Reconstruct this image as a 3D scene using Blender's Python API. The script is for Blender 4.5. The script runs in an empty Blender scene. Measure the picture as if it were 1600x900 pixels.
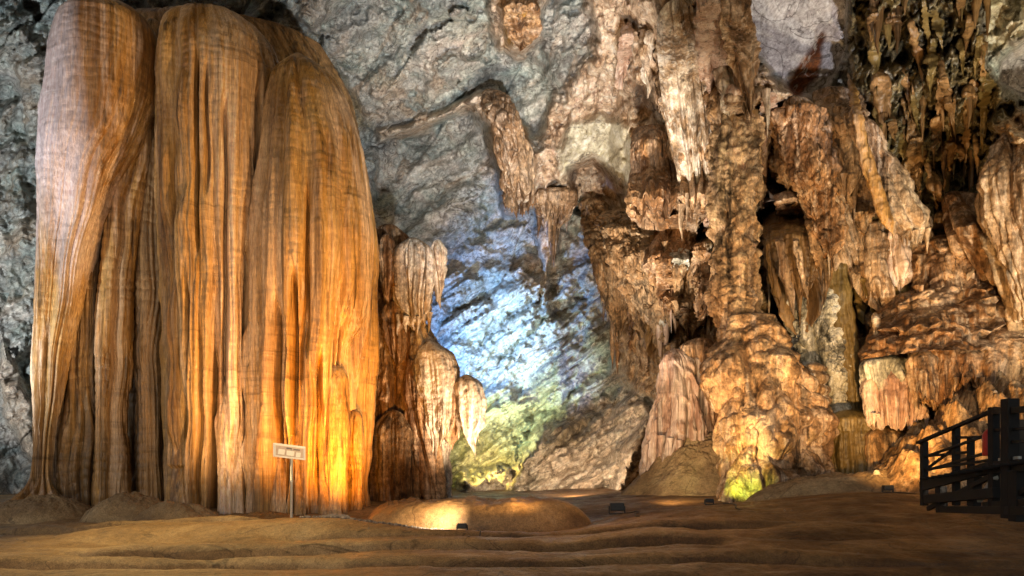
import bpy, math
import numpy as np
from mathutils import Vector

# ------------------------------------------------------------------ camera, world, exposure
scn = bpy.context.scene
COL = scn.collection
CAMZ, HPY, F = 1.6, 725.0, 1066.7      # eye height, horizon row and focal length of the 1600x900 photograph


def P(px, py, Y):
    return Vector(((px - 800) / F * Y, Y, CAMZ + (HPY - py) / F * Y))


cam = bpy.data.objects.new('camera', bpy.data.cameras.new('camera'))
cam.data.lens = 24.0
cam.data.sensor_width = 36.0
cam.data.shift_y = (HPY - 450) / 1600.0
cam.data.clip_end = 400
cam.location = (0, 0, CAMZ)
cam.rotation_euler = (math.radians(90), 0, 0)
COL.objects.link(cam)
scn.camera = cam

world = bpy.data.worlds.new('World')
scn.world = world
world.use_nodes = True
wn = world.node_tree
bg = wn.nodes['Background']
sky = wn.nodes.new('ShaderNodeTexSky')
sky.sky_type = 'NISHITA'
sky.sun_disc = False
sky.sun_elevation = math.radians(22)
sky.sun_rotation = math.radians(200)
wn.links.new(sky.outputs[0], bg.inputs[0])
bg.inputs[1].default_value = 0.06
scn.view_settings.view_transform = 'Standard'
scn.view_settings.look = 'None'
scn.view_settings.gamma = 1.0
scn.view_settings.exposure = 0.42
scn.render.engine = 'CYCLES'
scn.cycles.use_denoising = True
scn.cycles.max_bounces = 5
scn.cycles.diffuse_bounces = 2
scn.cycles.glossy_bounces = 2
scn.cycles.sample_clamp_indirect = 4.0


def lamp(name, loc, target, power, colour, angle=60, blend=0.8, size=0.25):
    d = bpy.data.lights.new(name, 'SPOT')
    d.energy = power
    d.color = colour
    d.spot_size = math.radians(angle)
    d.spot_blend = blend
    d.shadow_soft_size = size
    o = bpy.data.objects.new(name, d)
    o.location = loc
    o.rotation_euler = (Vector(target) - Vector(loc)).to_track_quat('-Z', 'Y').to_euler()
    COL.objects.link(o)
    return o


WARM = (1.0, 0.66, 0.34)
AMBER = (1.0, 0.45, 0.08)
CREAM = (1.0, 0.84, 0.62)
COOL = (0.72, 0.84, 1.0)
# great curtain: cool flood on its left flank, warm raking floods from the right and left
lamp('flood_or_fill', (-15, 8, 1.0), P(115, 160, 20), 2300, (0.88, 0.84, 1.0), 30, 1.0, 0.15)
lamp('flood_or_fill', (1.8, 14.5, 0.5), P(380, 330, 20), 4600, (1.0, 0.66, 0.28), 80, 1.0, 0.10)
lamp('flood_or_fill', (-2.0, 9.0, 0.5), P(330, 420, 20), 1100, (1.0, 0.72, 0.40), 60, 1.0, 0.10)
lamp('flood_or_fill', (-9.5, 9.0, 0.6), P(420, 500, 20), 550, (1.0, 0.72, 0.42), 40, 1.0, 0.10)
# amber floods at its foot
lamp('flood_or_fill', (P(572, 0, 17.2).x, 17.2, 0.8), P(545, 640, 19.6), 1650, (1.0, 0.36, 0.0), 110, 1.0, 0.3)
lamp('flood_or_fill', (P(480, 0, 17.0).x, 17.0, 0.8), P(500, 600, 19.6), 650, (1.0, 0.40, 0.02), 120, 1.0, 0.3)
lamp('flood_or_fill', (P(330, 0, 17.0).x, 17.0, 0.9), P(360, 560, 19.6), 520, (1.0, 0.62, 0.28), 120, 1.0, 0.2)
# mud floor: unseen lamps added overhead and near the viewer to light it
lamp('flood_or_fill', (-8.5, 15.5, 7.0), P(250, 860, 13), 1900, (1.0, 0.72, 0.30), 80, 1.0, 0.15)
lamp('flood_or_fill', (2.5, 16.5, 6.0), P(900, 850, 13), 700, (1.0, 0.58, 0.24), 75, 1.0, 0.15)
lamp('flood_or_fill', (-6, 4.0, 2.0), P(330, 870, 12.5), 500, (1.0, 0.72, 0.36), 80, 1.0, 0.2)
# grey wall and roof: unseen lamps added to brighten them
lamp('flood_or_fill', (3.0, 9.0, 0.6), P(700, 90, 34), 22000, (0.94, 0.98, 1.0), 40, 1.0, 0.25)
lamp('flood_or_fill', (-17, 15, 0.8), P(0, 300, 27), 10000, (0.90, 0.97, 1.0), 100, 1.0, 0.25)
lamp('flood_or_fill', (2.5, 19, 1.0), P(930, 150, 30), 13000, (1.0, 0.88, 0.72), 62, 1.0, 0.2)
lamp('flood_or_fill', (8.0, 12, 1.2), P(1130, 60, 25), 11500, (1.0, 0.84, 0.64), 48, 1.0, 0.2)
lamp('flood_or_fill', (9.5, 8, 2.0), P(1250, 40, 24), 6000, (0.95, 0.93, 1.0), 22, 0.9, 0.2)
lamp('flood_or_fill', (13.0, 12, 1.6), P(1480, 60, 22), 4400, (1.0, 0.90, 0.66), 80, 1.0, 0.2)
lamp('flood_or_fill', (11, 6.0, 1.0), P(1330, 260, 21), 2600, (1.0, 0.72, 0.40), 70, 1.0, 0.15)
# blue, green and yellow floods behind the middle stalagmite
lamp('flood_or_fill', P(655, 600, 31.0), P(748, 530, 36), 8000, (0.20, 0.44, 1.0), 70, 1.0, 0.06)
lamp('flood_or_fill', P(700, 600, 29), P(778, 530, 36), 5200, (0.66, 0.88, 1.0), 42, 1.0, 0.06)
lamp('flood_or_fill', P(970, 660, 30), P(900, 600, 35), 2000, (0.26, 0.46, 1.0), 36, 1.0, 0.15)
lamp('flood_or_fill', P(716, 735, 31.0), P(775, 705, 35), 2600, (1.0, 0.82, 0.22), 80, 1.0, 0.05)
lamp('flood_or_fill', P(745, 735, 31), P(810, 630, 36), 1700, (0.40, 1.0, 0.80), 66, 1.0, 0.05)
lamp('flood_or_fill', P(900, 762, 25), P(890, 710, 31), 2400, (1.0, 0.78, 0.52), 100, 1.0, 0.15)
# middle stalagmite
lamp('flood_or_fill', P(790, 770, 22.5), P(670, 560, 26), 2400, (1.0, 0.76, 0.50), 80, 1.0, 0.10)
# bright hot spot on the floor ledge
lamp('flood_or_fill', (P(696, 0, 14.8).x, 14.8, 0.60), P(678, 806, 15.8), 230, (1.0, 0.84, 0.58), 105, 1.0, 0.05)
lamp('flood_or_fill', P(1040, 764, 18.6), P(1075, 735, 22), 260, (1.0, 0.74, 0.42), 110, 1.0, 0.1)  # small extra lamp, unseen, added to brighten the sandy slope
# right-hand group, floods hidden behind the bank
lamp('flood_or_fill', P(1108, 762, 17.6), P(1205, 560, 21), 1000, (1.0, 0.64, 0.28), 85, 1.0, 0.10)
lamp('flood_or_fill', P(1150, 762, 18.6), P(1168, 738, 20.0), 60, (0.72, 1.0, 0.08), 120, 1.0, 0.08)
lamp('flood_or_fill', P(1388, 746, 15.6), P(1440, 540, 20), 1750, (1.0, 0.54, 0.16), 95, 1.0, 0.10)
lamp('flood_or_fill', P(1385, 746, 15.6), P(1250, 480, 21), 750, (1.0, 0.74, 0.44), 80, 1.0, 0.10)
lamp('flood_or_fill', P(960, 765, 17.8), P(1060, 520, 23), 1500, (1.0, 0.68, 0.40), 85, 1.0, 0.10)
lamp('flood_or_fill', P(1098, 580, 21.6), P(1105, 535, 23.3), 200, AMBER, 130, 1.0, 0.08)

# ------------------------------------------------------------------ noise
_r = np.random.RandomState(11)
_perm = _r.permutation(256).astype(np.int32)
_perm = np.concatenate([_perm] * 4)
_g = _r.normal(size=(256, 3))
_g = (_g / np.linalg.norm(_g, axis=1)[:, None]).astype(np.float32)
_gx, _gy, _gz = _g[:, 0].copy(), _g[:, 1].copy(), _g[:, 2].copy()


def pn(x, y, z):
    sh = np.broadcast(x, y, z).shape
    x, y, z = (np.broadcast_to(np.asarray(q, np.float32), sh).ravel() for q in (x, y, z))
    x0, y0, z0 = np.floor(x), np.floor(y), np.floor(z)
    xf, yf, zf = x - x0, y - y0, z - z0
    xi, yi, zi = (q.astype(np.int32) & 255 for q in (x0, y0, z0))
    u, v, w = (q * q * q * (q * (q * 6 - 15) + 10) for q in (xf, yf, zf))
    A = _perm[xi] + yi
    B = _perm[xi + 1] + yi
    AA, AB, BA, BB = _perm[A] + zi, _perm[A + 1] + zi, _perm[B] + zi, _perm[B + 1] + zi

    def gr(h, a, b, c):
        h = _perm[h]
        return _gx[h] * a + _gy[h] * b + _gz[h] * c
    x1, y1, z1 = xf - 1, yf - 1, zf - 1

    def mix(a, b, t):
        return a + (b - a) * t
    r = mix(mix(mix(gr(AA, xf, yf, zf), gr(BA, x1, yf, zf), u), mix(gr(AB, xf, y1, zf), gr(BB, x1, y1, zf), u), v),
            mix(mix(gr(AA + 1, xf, yf, z1), gr(BA + 1, x1, yf, z1), u), mix(gr(AB + 1, xf, y1, z1), gr(BB + 1, x1, y1, z1), u), v), w)
    return (r * 1.5).reshape(sh)


def fbm(x, y, z, o=4, g=0.5):
    s, a = 0, 1.0
    for i in range(o):
        s = s + a * pn(x * 2 ** i + 7.3 * i, y * 2 ** i + 3.1 * i, z * 2 ** i + 5.7 * i)
        a *= g
    return s


def billow(x, y, z, p=0.7):
    return np.minimum(np.abs(pn(x, y, z)) * 1.8, 1.0) ** p      # rounded ridges parted by sharp creases


def facets(u, v, seed=0):
    """broken-rock planes: every jittered cell gets its own tilt"""
    ui, vi = np.floor(u).astype(np.int32), np.floor(v).astype(np.int32)
    best = np.full(u.shape, 1e9, np.float32)
    val = np.zeros(u.shape, np.float32)
    for du in (-1, 0, 1):
        for dv in (-1, 0, 1):
            cu, cv = ui + du, vi + dv
            h = _perm[(_perm[(cu + seed) & 255] + (cv & 255)) & 1023]
            h2 = _perm[h + 17]
            ju, jv = cu + h / 255.0, cv + h2 / 255.0
            d = (u - ju) ** 2 + (v - jv) ** 2
            k = _g[h2]
            w = (u - ju) * k[..., 0] + (v - jv) * k[..., 1] + k[..., 2] * 0.5
            m = d < best
            best = np.where(m, d, best)
            val = np.where(m, w, val)
    return val


def sstep(a, b, x):
    t = np.clip((x - a) / (b - a), 0, 1)
    return t * t * (3 - 2 * t)


# ------------------------------------------------------------------ object helpers
def tag(o, label=None, cat=None, group=None, kind=None):
    if label and not kind:
        kind = 'thing'
    for k, v in (('label', label), ('category', cat), ('group', group), ('kind', kind)):
        if v:
            o[k] = v
    return o


def empty(name, loc, label, cat, group=None):
    o = bpy.data.objects.new(name, None)
    o.location = loc
    o.empty_display_size = 0.2
    COL.objects.link(o)
    return tag(o, label, cat, group)


def link(name, me, mat, parent=None):
    o = bpy.data.objects.new(name, me)
    me.materials.append(mat)
    COL.objects.link(o)
    if parent is not None:
        o.parent = parent
        o.location = -parent.location
    return o


def raw_mesh(name, V, Fq):
    """V (n,3), Fq (m,4) -> mesh, fast"""
    me = bpy.data.meshes.new(name)
    me.vertices.add(len(V))
    me.vertices.foreach_set('co', np.asarray(V, np.float32).ravel())
    me.loops.add(Fq.size)
    me.loops.foreach_set('vertex_index', Fq.astype(np.int32).ravel())
    me.polygons.add(len(Fq))
    me.polygons.foreach_set('loop_start', np.arange(0, Fq.size, Fq.shape[1], dtype=np.int32))
    me.update(calc_edges=True)
    me.shade_smooth()
    return me


def grid_faces(n, m, closed):
    i = np.arange(n - 1)[:, None]
    j = np.arange(m if closed else m - 1)[None, :]
    j2 = (j + 1) % m
    return np.stack([i * m + j, (i + 1) * m + j, (i + 1) * m + j2, i * m + j2], -1).reshape(-1, 4)


def grid_obj(name, G, mat, parent=None, closed=False, attrs=None):
    n, m, _ = G.shape
    Fq = grid_faces(n, m, closed)
    me = raw_mesh(name, G.reshape(-1, 3), Fq)
    for k, a in (attrs or {}).items():
        at = me.attributes.new(k, 'FLOAT', 'POINT')
        at.data.foreach_set('value', np.asarray(a, np.float32).ravel())
    return link(name, me, mat, parent)


def smooth1(a, k):
    if k < 2:
        return a
    w = np.hanning(k + 2)[1:-1]
    w /= w.sum()
    return np.convolve(np.pad(a, (k, k), mode='reflect', reflect_type='odd'), w, 'same')[k:-k]


def lobe(name, rows, Y, mat, parent=None, dr=0.8, fl=(), env=(1, 1), rip=None, bil=(), fb=(), drip=0.0, dripf=2.0,
         dome=0.06, tip=0.0, seed=0, q=1.0, sm=0.06, lean=0.0, step=None, root=0.0, cling=None, slots=()):
    """A rock body whose outline is (row, left, right) at distance Y, an ellipse in plan, with drip flutes (fl: per-metre
    frequency, depth, stretch, power), ripples, bulges (bil) and grain (fb)."""
    rows = np.array(sorted(rows), float)
    hp, wp = rows[-1, 0] - rows[0, 0], (rows[:, 2] - rows[:, 1]).max()
    nz = int(np.clip(hp * 0.95 * q, 26, 760))
    nt = int(np.clip(wp * 2.6 * q, 30, 900))
    t = np.linspace(0, 1, nz)
    v = t.copy()
    if dome:
        v = np.where(t < 0.12, t * t / 0.12 * 0.5, 0)
        v = np.where(t >= 0.12, 0.06 + (t - 0.12) / 0.88 * 0.94, v)
    py = rows[0, 0] + v * hp
    k = int(sm * nz)
    L = smooth1(np.interp(py, rows[:, 0], rows[:, 1]), k)
    R = smooth1(np.interp(py, rows[:, 0], rows[:, 2]), k)
    xc, w = (L + R) / 2, np.maximum((R - L) / 2, 0.2)
    if dome:
        w = w * np.sqrt(np.clip(1 - (1 - np.minimum(v / dome, 1)) ** 2, 0.0004, 1))
    if tip:
        w = w * np.clip((1 - v) / tip, 0.02, 1) ** 0.7
    ye = Y + lean * (v - 0.5)
    if root:                                            # grows out of the wall behind it
        yw = max(wall_y(xc[0], py[0]), Y) + 0.3
        ye = ye + (yw - ye) * (1 - sstep(0, root, v))
    if cling is not None:                               # follows the wall it is part of
        ks = np.linspace(0, nz - 1, 14).astype(int)
        yk = [min(wall_y(xc[i], py[i]), wall_y(xc[i] - w[i] * 0.7, py[i]), wall_y(xc[i] + w[i] * 0.7, py[i])) for i in ks]
        yk = smooth1(np.array(yk), 4)
        ye = np.interp(np.arange(nz), ks, yk) - cling
    s = ye / F
    X, W, Z = (xc - 800) * s, w * s, CAMZ + (HPY - py) * s
    D = np.minimum(W * dr, W.mean() * dr * 1.6)
    th = np.linspace(0, 2 * np.pi, nt, endpoint=False)
    ct, sn = np.cos(th)[None], np.sin(th)[None]
    gx = X[:, None] + W[:, None] * ct
    gy = ye[:, None] + D[:, None] * sn
    gz = np.repeat(Z[:, None], nt, 1)
    nx, ny = ct / np.maximum(W[:, None], 0.02), sn / np.maximum(D[:, None], 0.02)
    nn = np.sqrt(nx * nx + ny * ny)
    nx, ny = nx / nn, ny / nn
    wm = W.mean()
    ux, uy = ct * wm + seed * 13.7, sn * wm * dr + seed * 5.1       # flutes follow the taper
    vv = v[:, None]
    d = np.zeros_like(gx)
    e = env[0] + (env[1] - env[0]) * sstep(0.05, 0.95, vv)
    wob = 0.12 * pn(ux * 0.8, uy * 0.8, gz * 0.5)
    brk = 0.45 + 1.1 * sstep(-0.35, 0.45, pn(ux * 0.9 + 5, uy * 0.9, gz * 0.22 + seed))
    for f, a, zf, p in fl:
        d += (e * brk if f < 4 else e) * a * (billow((ux + wob) * f, (uy + wob) * f, gz * zf + seed * 3.3, p) - 0.6)
    zz = gz
    for f, a, *zs in bil:
        d += a * (billow(gx * f + seed, gy * f, gz * f * (zs[0] if zs else 0.5), 0.8) - 0.45) * (1.0 if zs else 0.6)
    if rip:
        f, a = rip
        ph = gz * f + 0.9 * pn(gx * 0.7 + seed, gy * 0.7, gz * 0.6) + 0.35 * pn(gx * 2.4, gy * 2.4, gz * 0.4)
        env2 = 0.35 + 0.65 * sstep(-0.3, 0.5, pn(gx * 0.8 + 9, gy * 0.8, gz * 0.9))
        d += a * env2 * (np.abs(np.sin(ph * np.pi)) - 0.5)
    if step:
        f, a = step
        ph = gz * f + 1.6 * fbm(gx * 0.5 + seed, gy * 0.5, gz * 0.3, 4, 0.6) + 0.7 * pn(ux * 1.6, uy * 1.6, 0.3 * gz)
        fr = ph - np.floor(ph)
        d += a * 0.55 * (0.4 + sstep(-0.4, 0.5, pn(gx * 0.9, gy * 0.9, gz * 1.2 + seed))) * (np.where(fr > 0.3, (1 - fr) / 0.7, fr / 0.3) - 0.5)
    for f, a in fb:
        d += a * fbm(gx * f + seed, gy * f, gz * f, 3)
    for sp, dep, wd, y0, y1 in slots:                   # deep crevices between the pleats
        ppx = gx / gy * F + 800
        win = sstep(y0, y0 + 70, py) * (1 - sstep(y1 - 40, y1 + 20, py))
        off = 5 * pn(0.0, py * 0.008 + sp, seed * 1.7)
        d -= dep * win[:, None] * np.exp(-((ppx - sp - off[:, None]) / wd) ** 2) * (sn < 0.2)
    if dome:
        d *= np.clip(np.minimum(v / dome, 1), 0.1, 1)[:, None]
    if tip:
        d *= np.clip((1 - v) / tip, 0.0, 1)[:, None]
    lim = np.minimum(W, D)[:, None] * 0.75
    d = np.clip(d, -lim, lim * 1.3)
    gx, gy = gx + nx * d, gy + ny * d
    if drip:
        gz = gz - drip * (billow(ux * dripf + 31, uy * dripf, 0.5, 0.8) + 0.5 * pn(ux * dripf * 3, uy * dripf * 3, 2.5) - 0.6) * vv ** 3
    return grid_obj(name, np.stack([gx, gy, gz], -1), mat, parent, True)


def stalactite(px, p0, p1, wpx, Y, mat, parent, seed=0, nt=14, nz=18, name='stalactite', fat=0.8):
    s = Y / F
    v = np.linspace(0, 1, nz)
    w = wpx * 0.5 * s * np.clip(1 - v, 0.02, 1) ** fat
    z = CAMZ + (HPY - (p0 + (p1 - p0) * v)) * s
    th = np.linspace(0, 2 * np.pi, nt, endpoint=False)
    x0 = (px - 800) * s
    cx = x0 + 0.25 * wpx * s * pn(v * 2 + seed * 3.7, 0.5, seed * 1.3)
    gx = cx[:, None] + w[:, None] * np.cos(th)
    gy = Y + w[:, None] * np.sin(th) + 0.0
    gz = np.repeat(z[:, None], nt, 1)
    n = 1 + 0.55 * pn(np.cos(th)[None] * 1.6 + seed, np.sin(th)[None] * 1.6, gz * 0.7) + 0.3 * pn(gx * 5, gy * 5, gz * 4 + seed)
    gx = cx[:, None] + (gx - cx[:, None]) * n
    gy = Y + (gy - Y) * n
    return grid_obj(name, np.stack([gx, gy, gz], -1), mat, parent, True)


def fringe(pts, n, ln, w, Y, mat, parent, seed=0, jit=0.25):
    """a row of stalactites along a traced edge; every one is its own part"""
    rs = np.random.RandomState(seed)
    pts = np.array(pts, float)
    sl = np.concatenate([[0], np.cumsum(np.hypot(*np.diff(pts[:, :2], axis=0).T))])
    for i in range(n):
        q = (i + 0.5 + rs.uniform(-0.4, 0.4)) / n * sl[-1]
        px, py = np.interp(q, sl, pts[:, 0]), np.interp(q, sl, pts[:, 1])
        yy = Y if Y is not None else wall_y(px, py + 6) - 0.35
        l = ln[0] + (ln[1] - ln[0]) * rs.rand() ** 1.6
        stalactite(px, py - 10, py + l, w[0] + (w[1] - w[0]) * rs.rand(), yy + rs.uniform(-jit, jit), mat, parent, rs.uniform(0, 90))


def boxes(name, mat, segs, parent=None, bev=0.006):
    """square timbers/bars: (p0, p1, width, height)"""
    V, Fs = [], []
    for p0, p1, w, h in segs:
        p0, p1 = Vector(p0), Vector(p1)
        d = (p1 - p0).normalized()
        up = Vector((0, 0, 1)) if abs(d.z) < 0.9 else Vector((0, 1, 0))
        sd = d.cross(up).normalized()
        up = sd.cross(d)
        b = len(V)
        for q in (p0, p1):
            for a, c in ((-1, -1), (1, -1), (1, 1), (-1, 1)):
                V.append(q + sd * (a * w / 2) + up * (c * h / 2))
        for f in ((3, 2, 1, 0), (4, 5, 6, 7), (0, 1, 5, 4), (1, 2, 6, 5), (2, 3, 7, 6), (3, 0, 4, 7)):
            Fs.append([b + k for k in f])
    me = bpy.data.meshes.new(name)
    me.from_pydata([tuple(v) for v in V], [], Fs)
    o = link(name, me, mat, parent)
    m = o.modifiers.new('bevel', 'BEVEL')
    m.width = bev
    m.segments = 2
    return o


def tube(name, mat, prof, cx, cy, parent=None, n=24):
    """lathe of (radius, z)"""
    prof = np.array(prof, float)
    th = np.linspace(0, 2 * np.pi, n, endpoint=False)
    G = np.stack([cx + prof[:, :1] * np.cos(th), cy + prof[:, :1] * np.sin(th), np.repeat(prof[:, 1:2], n, 1)], -1)
    return grid_obj(name, G, mat, parent, True)


# ------------------------------------------------------------------ materials
class NT:
    def __init__(self, name):
        self.m = bpy.data.materials.new(name)
        self.m.use_nodes = True
        self.t = self.m.node_tree
        self.b = self.t.nodes['Principled BSDF']
        self.pos = self.t.nodes.new('ShaderNodeNewGeometry').outputs['Position']

    def put(self, sock, v):
        if isinstance(v, bpy.types.NodeSocket):
            self.t.links.new(v, sock)
        else:
            sock.default_value = v

    def math(self, op, a, b=0.0, c=None, clamp=False):
        n = self.t.nodes.new('ShaderNodeMath')
        n.operation = op
        n.use_clamp = clamp
        self.put(n.inputs[0], a)
        self.put(n.inputs[1], b)
        if c is not None:
            self.put(n.inputs[2], c)
        return n.outputs[0]

    def vec(self, sc, rot=(0, 0, 0)):
        n = self.t.nodes.new('ShaderNodeMapping')
        if any(rot):                                    # stretch along the turned axes
            n.vector_type = 'TEXTURE'
            sc = [1.0 / q for q in sc]
        n.inputs['Scale'].default_value = sc
        n.inputs['Rotation'].default_value = rot
        self.put(n.inputs['Vector'], self.pos)
        return n.outputs[0]

    def noise(self, sc=(1, 1, 1), scale=1.0, detail=6, rough=0.6, dist=0.0, rot=(0, 0, 0)):
        n = self.t.nodes.new('ShaderNodeTexNoise')
        self.put(n.inputs['Vector'], self.vec(sc, rot))
        n.inputs['Scale'].default_value = scale
        n.inputs['Detail'].default_value = detail
        n.inputs['Roughness'].default_value = rough
        n.inputs['Distortion'].default_value = dist
        return n.outputs[0]

    def ramp(self, fac, stops, interp='LINEAR'):
        n = self.t.nodes.new('ShaderNodeValToRGB')
        cr = n.color_ramp
        cr.interpolation = interp
        while len(cr.elements) < len(stops):
            cr.elements.new(0.5)
        for e, (p, c) in zip(cr.elements, stops):
            e.position = p
            e.color = (c[0], c[1], c[2], 1) if not isinstance(c, (int, float)) else (c, c, c, 1)
        self.put(n.inputs[0], fac)
        return n.outputs[0]

    def mix(self, f, a, b, mode='MIX'):
        n = self.t.nodes.new('ShaderNodeMix')
        n.data_type = 'RGBA'
        n.blend_type = mode
        self.put(n.inputs[0], f)
        for s, v in ((n.inputs[6], a), (n.inputs[7], b)):
            self.put(s, v if isinstance(v, bpy.types.NodeSocket) else (v[0], v[1], v[2], 1))
        return n.outputs[2]

    def attr(self, name):
        n = self.t.nodes.new('ShaderNodeAttribute')
        n.attribute_name = name
        return n.outputs['Fac']

    def cracks(self, scale, width=0.04, sc=(1, 1, 1), rot=(0, 0, 0), dist=0.6):
        """thin dark mineral veins where a noise crosses its middle"""
        n = self.noise(sc, scale, 4, 0.55, dist, rot)
        a = self.math('ABSOLUTE', self.math('SUBTRACT', n, 0.5))
        return self.math('SUBTRACT', 1.0, self.math('DIVIDE', a, width, clamp=True), clamp=True)

    def bump(self, h, strength=0.5, dist=0.05):
        n = self.t.nodes.new('ShaderNodeBump')
        n.inputs['Strength'].default_value = strength
        n.inputs['Distance'].default_value = dist
        self.put(n.inputs['Height'], h)
        return n.outputs[0]

    def done(self, colour, rough=0.7, normal=None, spec=0.3):
        self.put(self.b.inputs['Base Color'], colour if isinstance(colour, bpy.types.NodeSocket) else (*colour, 1))
        self.put(self.b.inputs['Roughness'], rough)
        self.b.inputs['Specular IOR Level'].default_value = spec
        if normal is not None:
            self.put(self.b.inputs['Normal'], normal)
        return self.m


def flow_mat(name, cols, streak=(0.05, 0.5), pale=None, bands=0.35, rough=0.5, vert=5.0, bandcol=None, spot=0.0, lit_coat=None, stripe=None):
    """flowstone: vertical mineral streaks, rim bands across them"""
    n = NT(name)
    base = n.noise((0.8, 0.8, 0.12), 1.2, 6, 0.62, 0.3)
    c = n.ramp(base, [(0.30, cols[0]), (0.46, cols[1]), (0.56, cols[2]), (0.70, cols[3])])
    s1 = n.noise((vert, vert, 0.10), 1.0, 5, 0.6)
    c = n.mix(n.ramp(s1, [(0.54, 0.0), (0.66, streak[1])]), c, [q * streak[0] / 0.4 for q in cols[0]])
    if pale:
        s2 = n.noise((vert * 0.7, vert * 0.7, 0.08), 1.3, 5, 0.65)
        c = n.mix(n.ramp(s2, [(0.50, 0.0), (0.66, 0.75)]), c, pale)
    if pale:
        s3 = n.noise((1.1, 1.1, 0.05), 1.0, 4, 0.5)
        c = n.mix(n.ramp(s3, [(0.54, 0.0), (0.64, 0.6)]), c, pale)
        s4 = n.noise((1.5, 1.5, 0.06), 1.0, 5, 0.6, 0.0, (0, 0, 1))
        c = n.mix(n.ramp(s4, [(0.54, 0.0), (0.66, 0.65)]), c, [q * 0.9 for q in cols[0]])
    if lit_coat:
        # pale mineral coat with the cool light's sheen painted in: (x limit, z limit, colour)
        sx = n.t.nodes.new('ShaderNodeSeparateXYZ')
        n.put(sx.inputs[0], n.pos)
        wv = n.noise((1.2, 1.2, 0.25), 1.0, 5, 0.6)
        mx = n.math('SUBTRACT', n.math('ADD', lit_coat[0], n.math('MULTIPLY', n.math('SUBTRACT', wv, 0.5), 1.6)), sx.outputs[0])
        mz = n.math('SUBTRACT', sx.outputs[2], n.math('ADD', lit_coat[1], n.math('MULTIPLY', n.math('SUBTRACT', wv, 0.5), 9.0)))
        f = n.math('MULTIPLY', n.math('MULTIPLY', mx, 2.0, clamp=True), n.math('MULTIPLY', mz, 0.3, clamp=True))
        c = n.mix(n.math('MULTIPLY', f, 0.85), c, n.ramp(base, [(0.32, [q * 0.6 for q in lit_coat[2]]), (0.6, lit_coat[2])]))
    if stripe:
        # pale mineral run down the curtain: (x, half width, colour)
        sx = n.t.nodes.new('ShaderNodeSeparateXYZ')
        n.put(sx.inputs[0], n.pos)
        wv = n.noise((2.5, 2.5, 0.12), 1.0, 5, 0.6)
        dx = n.math('ABSOLUTE', n.math('SUBTRACT', sx.outputs[0], n.math('ADD', stripe[0], n.math('MULTIPLY', n.math('SUBTRACT', wv, 0.5), 0.8))))
        f = n.math('SUBTRACT', 1.0, n.math('DIVIDE', dx, stripe[1]), clamp=True)
        f = n.math('MULTIPLY', f, n.ramp(n.noise((9, 9, 0.2), 1.0, 4, 0.6), [(0.40, 0.25), (0.58, 1.0)]))
        c = n.mix(n.math('MULTIPLY', f, 0.9), c, stripe[2])
    bz = n.noise((0.35, 0.35, 3.6), 1.0, 7, 0.72, 0.5)
    c = n.mix(n.math('MULTIPLY', n.ramp(bz, [(0.52, 0.0), (0.64, bands)]), n.ramp(n.noise((0.5, 0.5, 0.4), 1.0, 3, 0.5), [(0.42, 0.0), (0.62, 0.8)])), c, bandcol or [q * 0.3 for q in cols[0]])
    mot = n.noise((1, 1, 1), 5.0, 6, 0.7)
    c = n.mix(0.75 if spot else 0.3, c, n.ramp(mot, [(0.3, 0.15), (0.5, 0.47), (0.7, 0.85)]), 'OVERLAY')
    if spot:
        sp = n.noise((1, 1, 0.5), 1.7, 9, 0.78, 0.6)
        c = n.mix(n.ramp(sp, [(0.50, 0.0), (0.60, spot)]), c, [q * 0.15 for q in cols[0]])
    fine = n.noise((1, 1, 0.5) if spot else (2, 2, 0.15), 16.0, 5, 0.75)
    c = n.mix(0.6, c, n.ramp(fine, [(0.32, 0.15), (0.5, 0.5), (0.68, 0.85)]), 'OVERLAY')
    h = n.math('ADD', n.noise((9, 9, 0.5), 1.0, 4, 0.6), n.math('MULTIPLY', bz, 0.6))
    h = n.math('ADD', h, n.math('MULTIPLY', n.noise((1, 1, 1), 11, 6, 0.7), 0.6 if spot else 0.15))
    return n.done(c, rough if spot else 0.38, n.bump(h, 0.75 if spot else 0.6, 0.07), 0.3 if spot else 0.45)


M = {}
M['amber'] = flow_mat('amber_flowstone', [(0.16, 0.072, 0.018), (0.35, 0.18, 0.052), (0.47, 0.265, 0.085), (0.58, 0.375, 0.17)],
                      (0.06, 0.75), (0.62, 0.42, 0.26), 0.7, stripe=(-8.15, 0.75, (0.74, 0.58, 0.46)))
M['lobe'] = flow_mat('amber_flowstone_with_lit_flank', [(0.14, 0.062, 0.018), (0.30, 0.15, 0.045), (0.43, 0.24, 0.08), (0.55, 0.35, 0.16)],
                     (0.06, 0.75), (0.58, 0.42, 0.30), 0.6, lit_coat=(-12.1, 6.5, (0.68, 0.58, 0.60)))
M['lilac'] = flow_mat('pale_flowstone', [(0.26, 0.13, 0.07), (0.44, 0.28, 0.20), (0.58, 0.44, 0.40), (0.66, 0.55, 0.54)],
                      (0.06, 0.7), (0.70, 0.60, 0.60), 0.5)
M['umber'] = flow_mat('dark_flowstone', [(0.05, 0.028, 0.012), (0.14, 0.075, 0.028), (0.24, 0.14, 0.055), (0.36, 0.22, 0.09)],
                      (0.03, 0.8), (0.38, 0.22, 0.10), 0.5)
M['tan'] = flow_mat('tan_flowstone', [(0.09, 0.045, 0.020), (0.25, 0.145, 0.075), (0.40, 0.26, 0.15), (0.56, 0.42, 0.29)],
                    (0.03, 0.8), (0.66, 0.52, 0.40), 0.55, 0.6, 7.0, spot=0.5)
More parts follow.
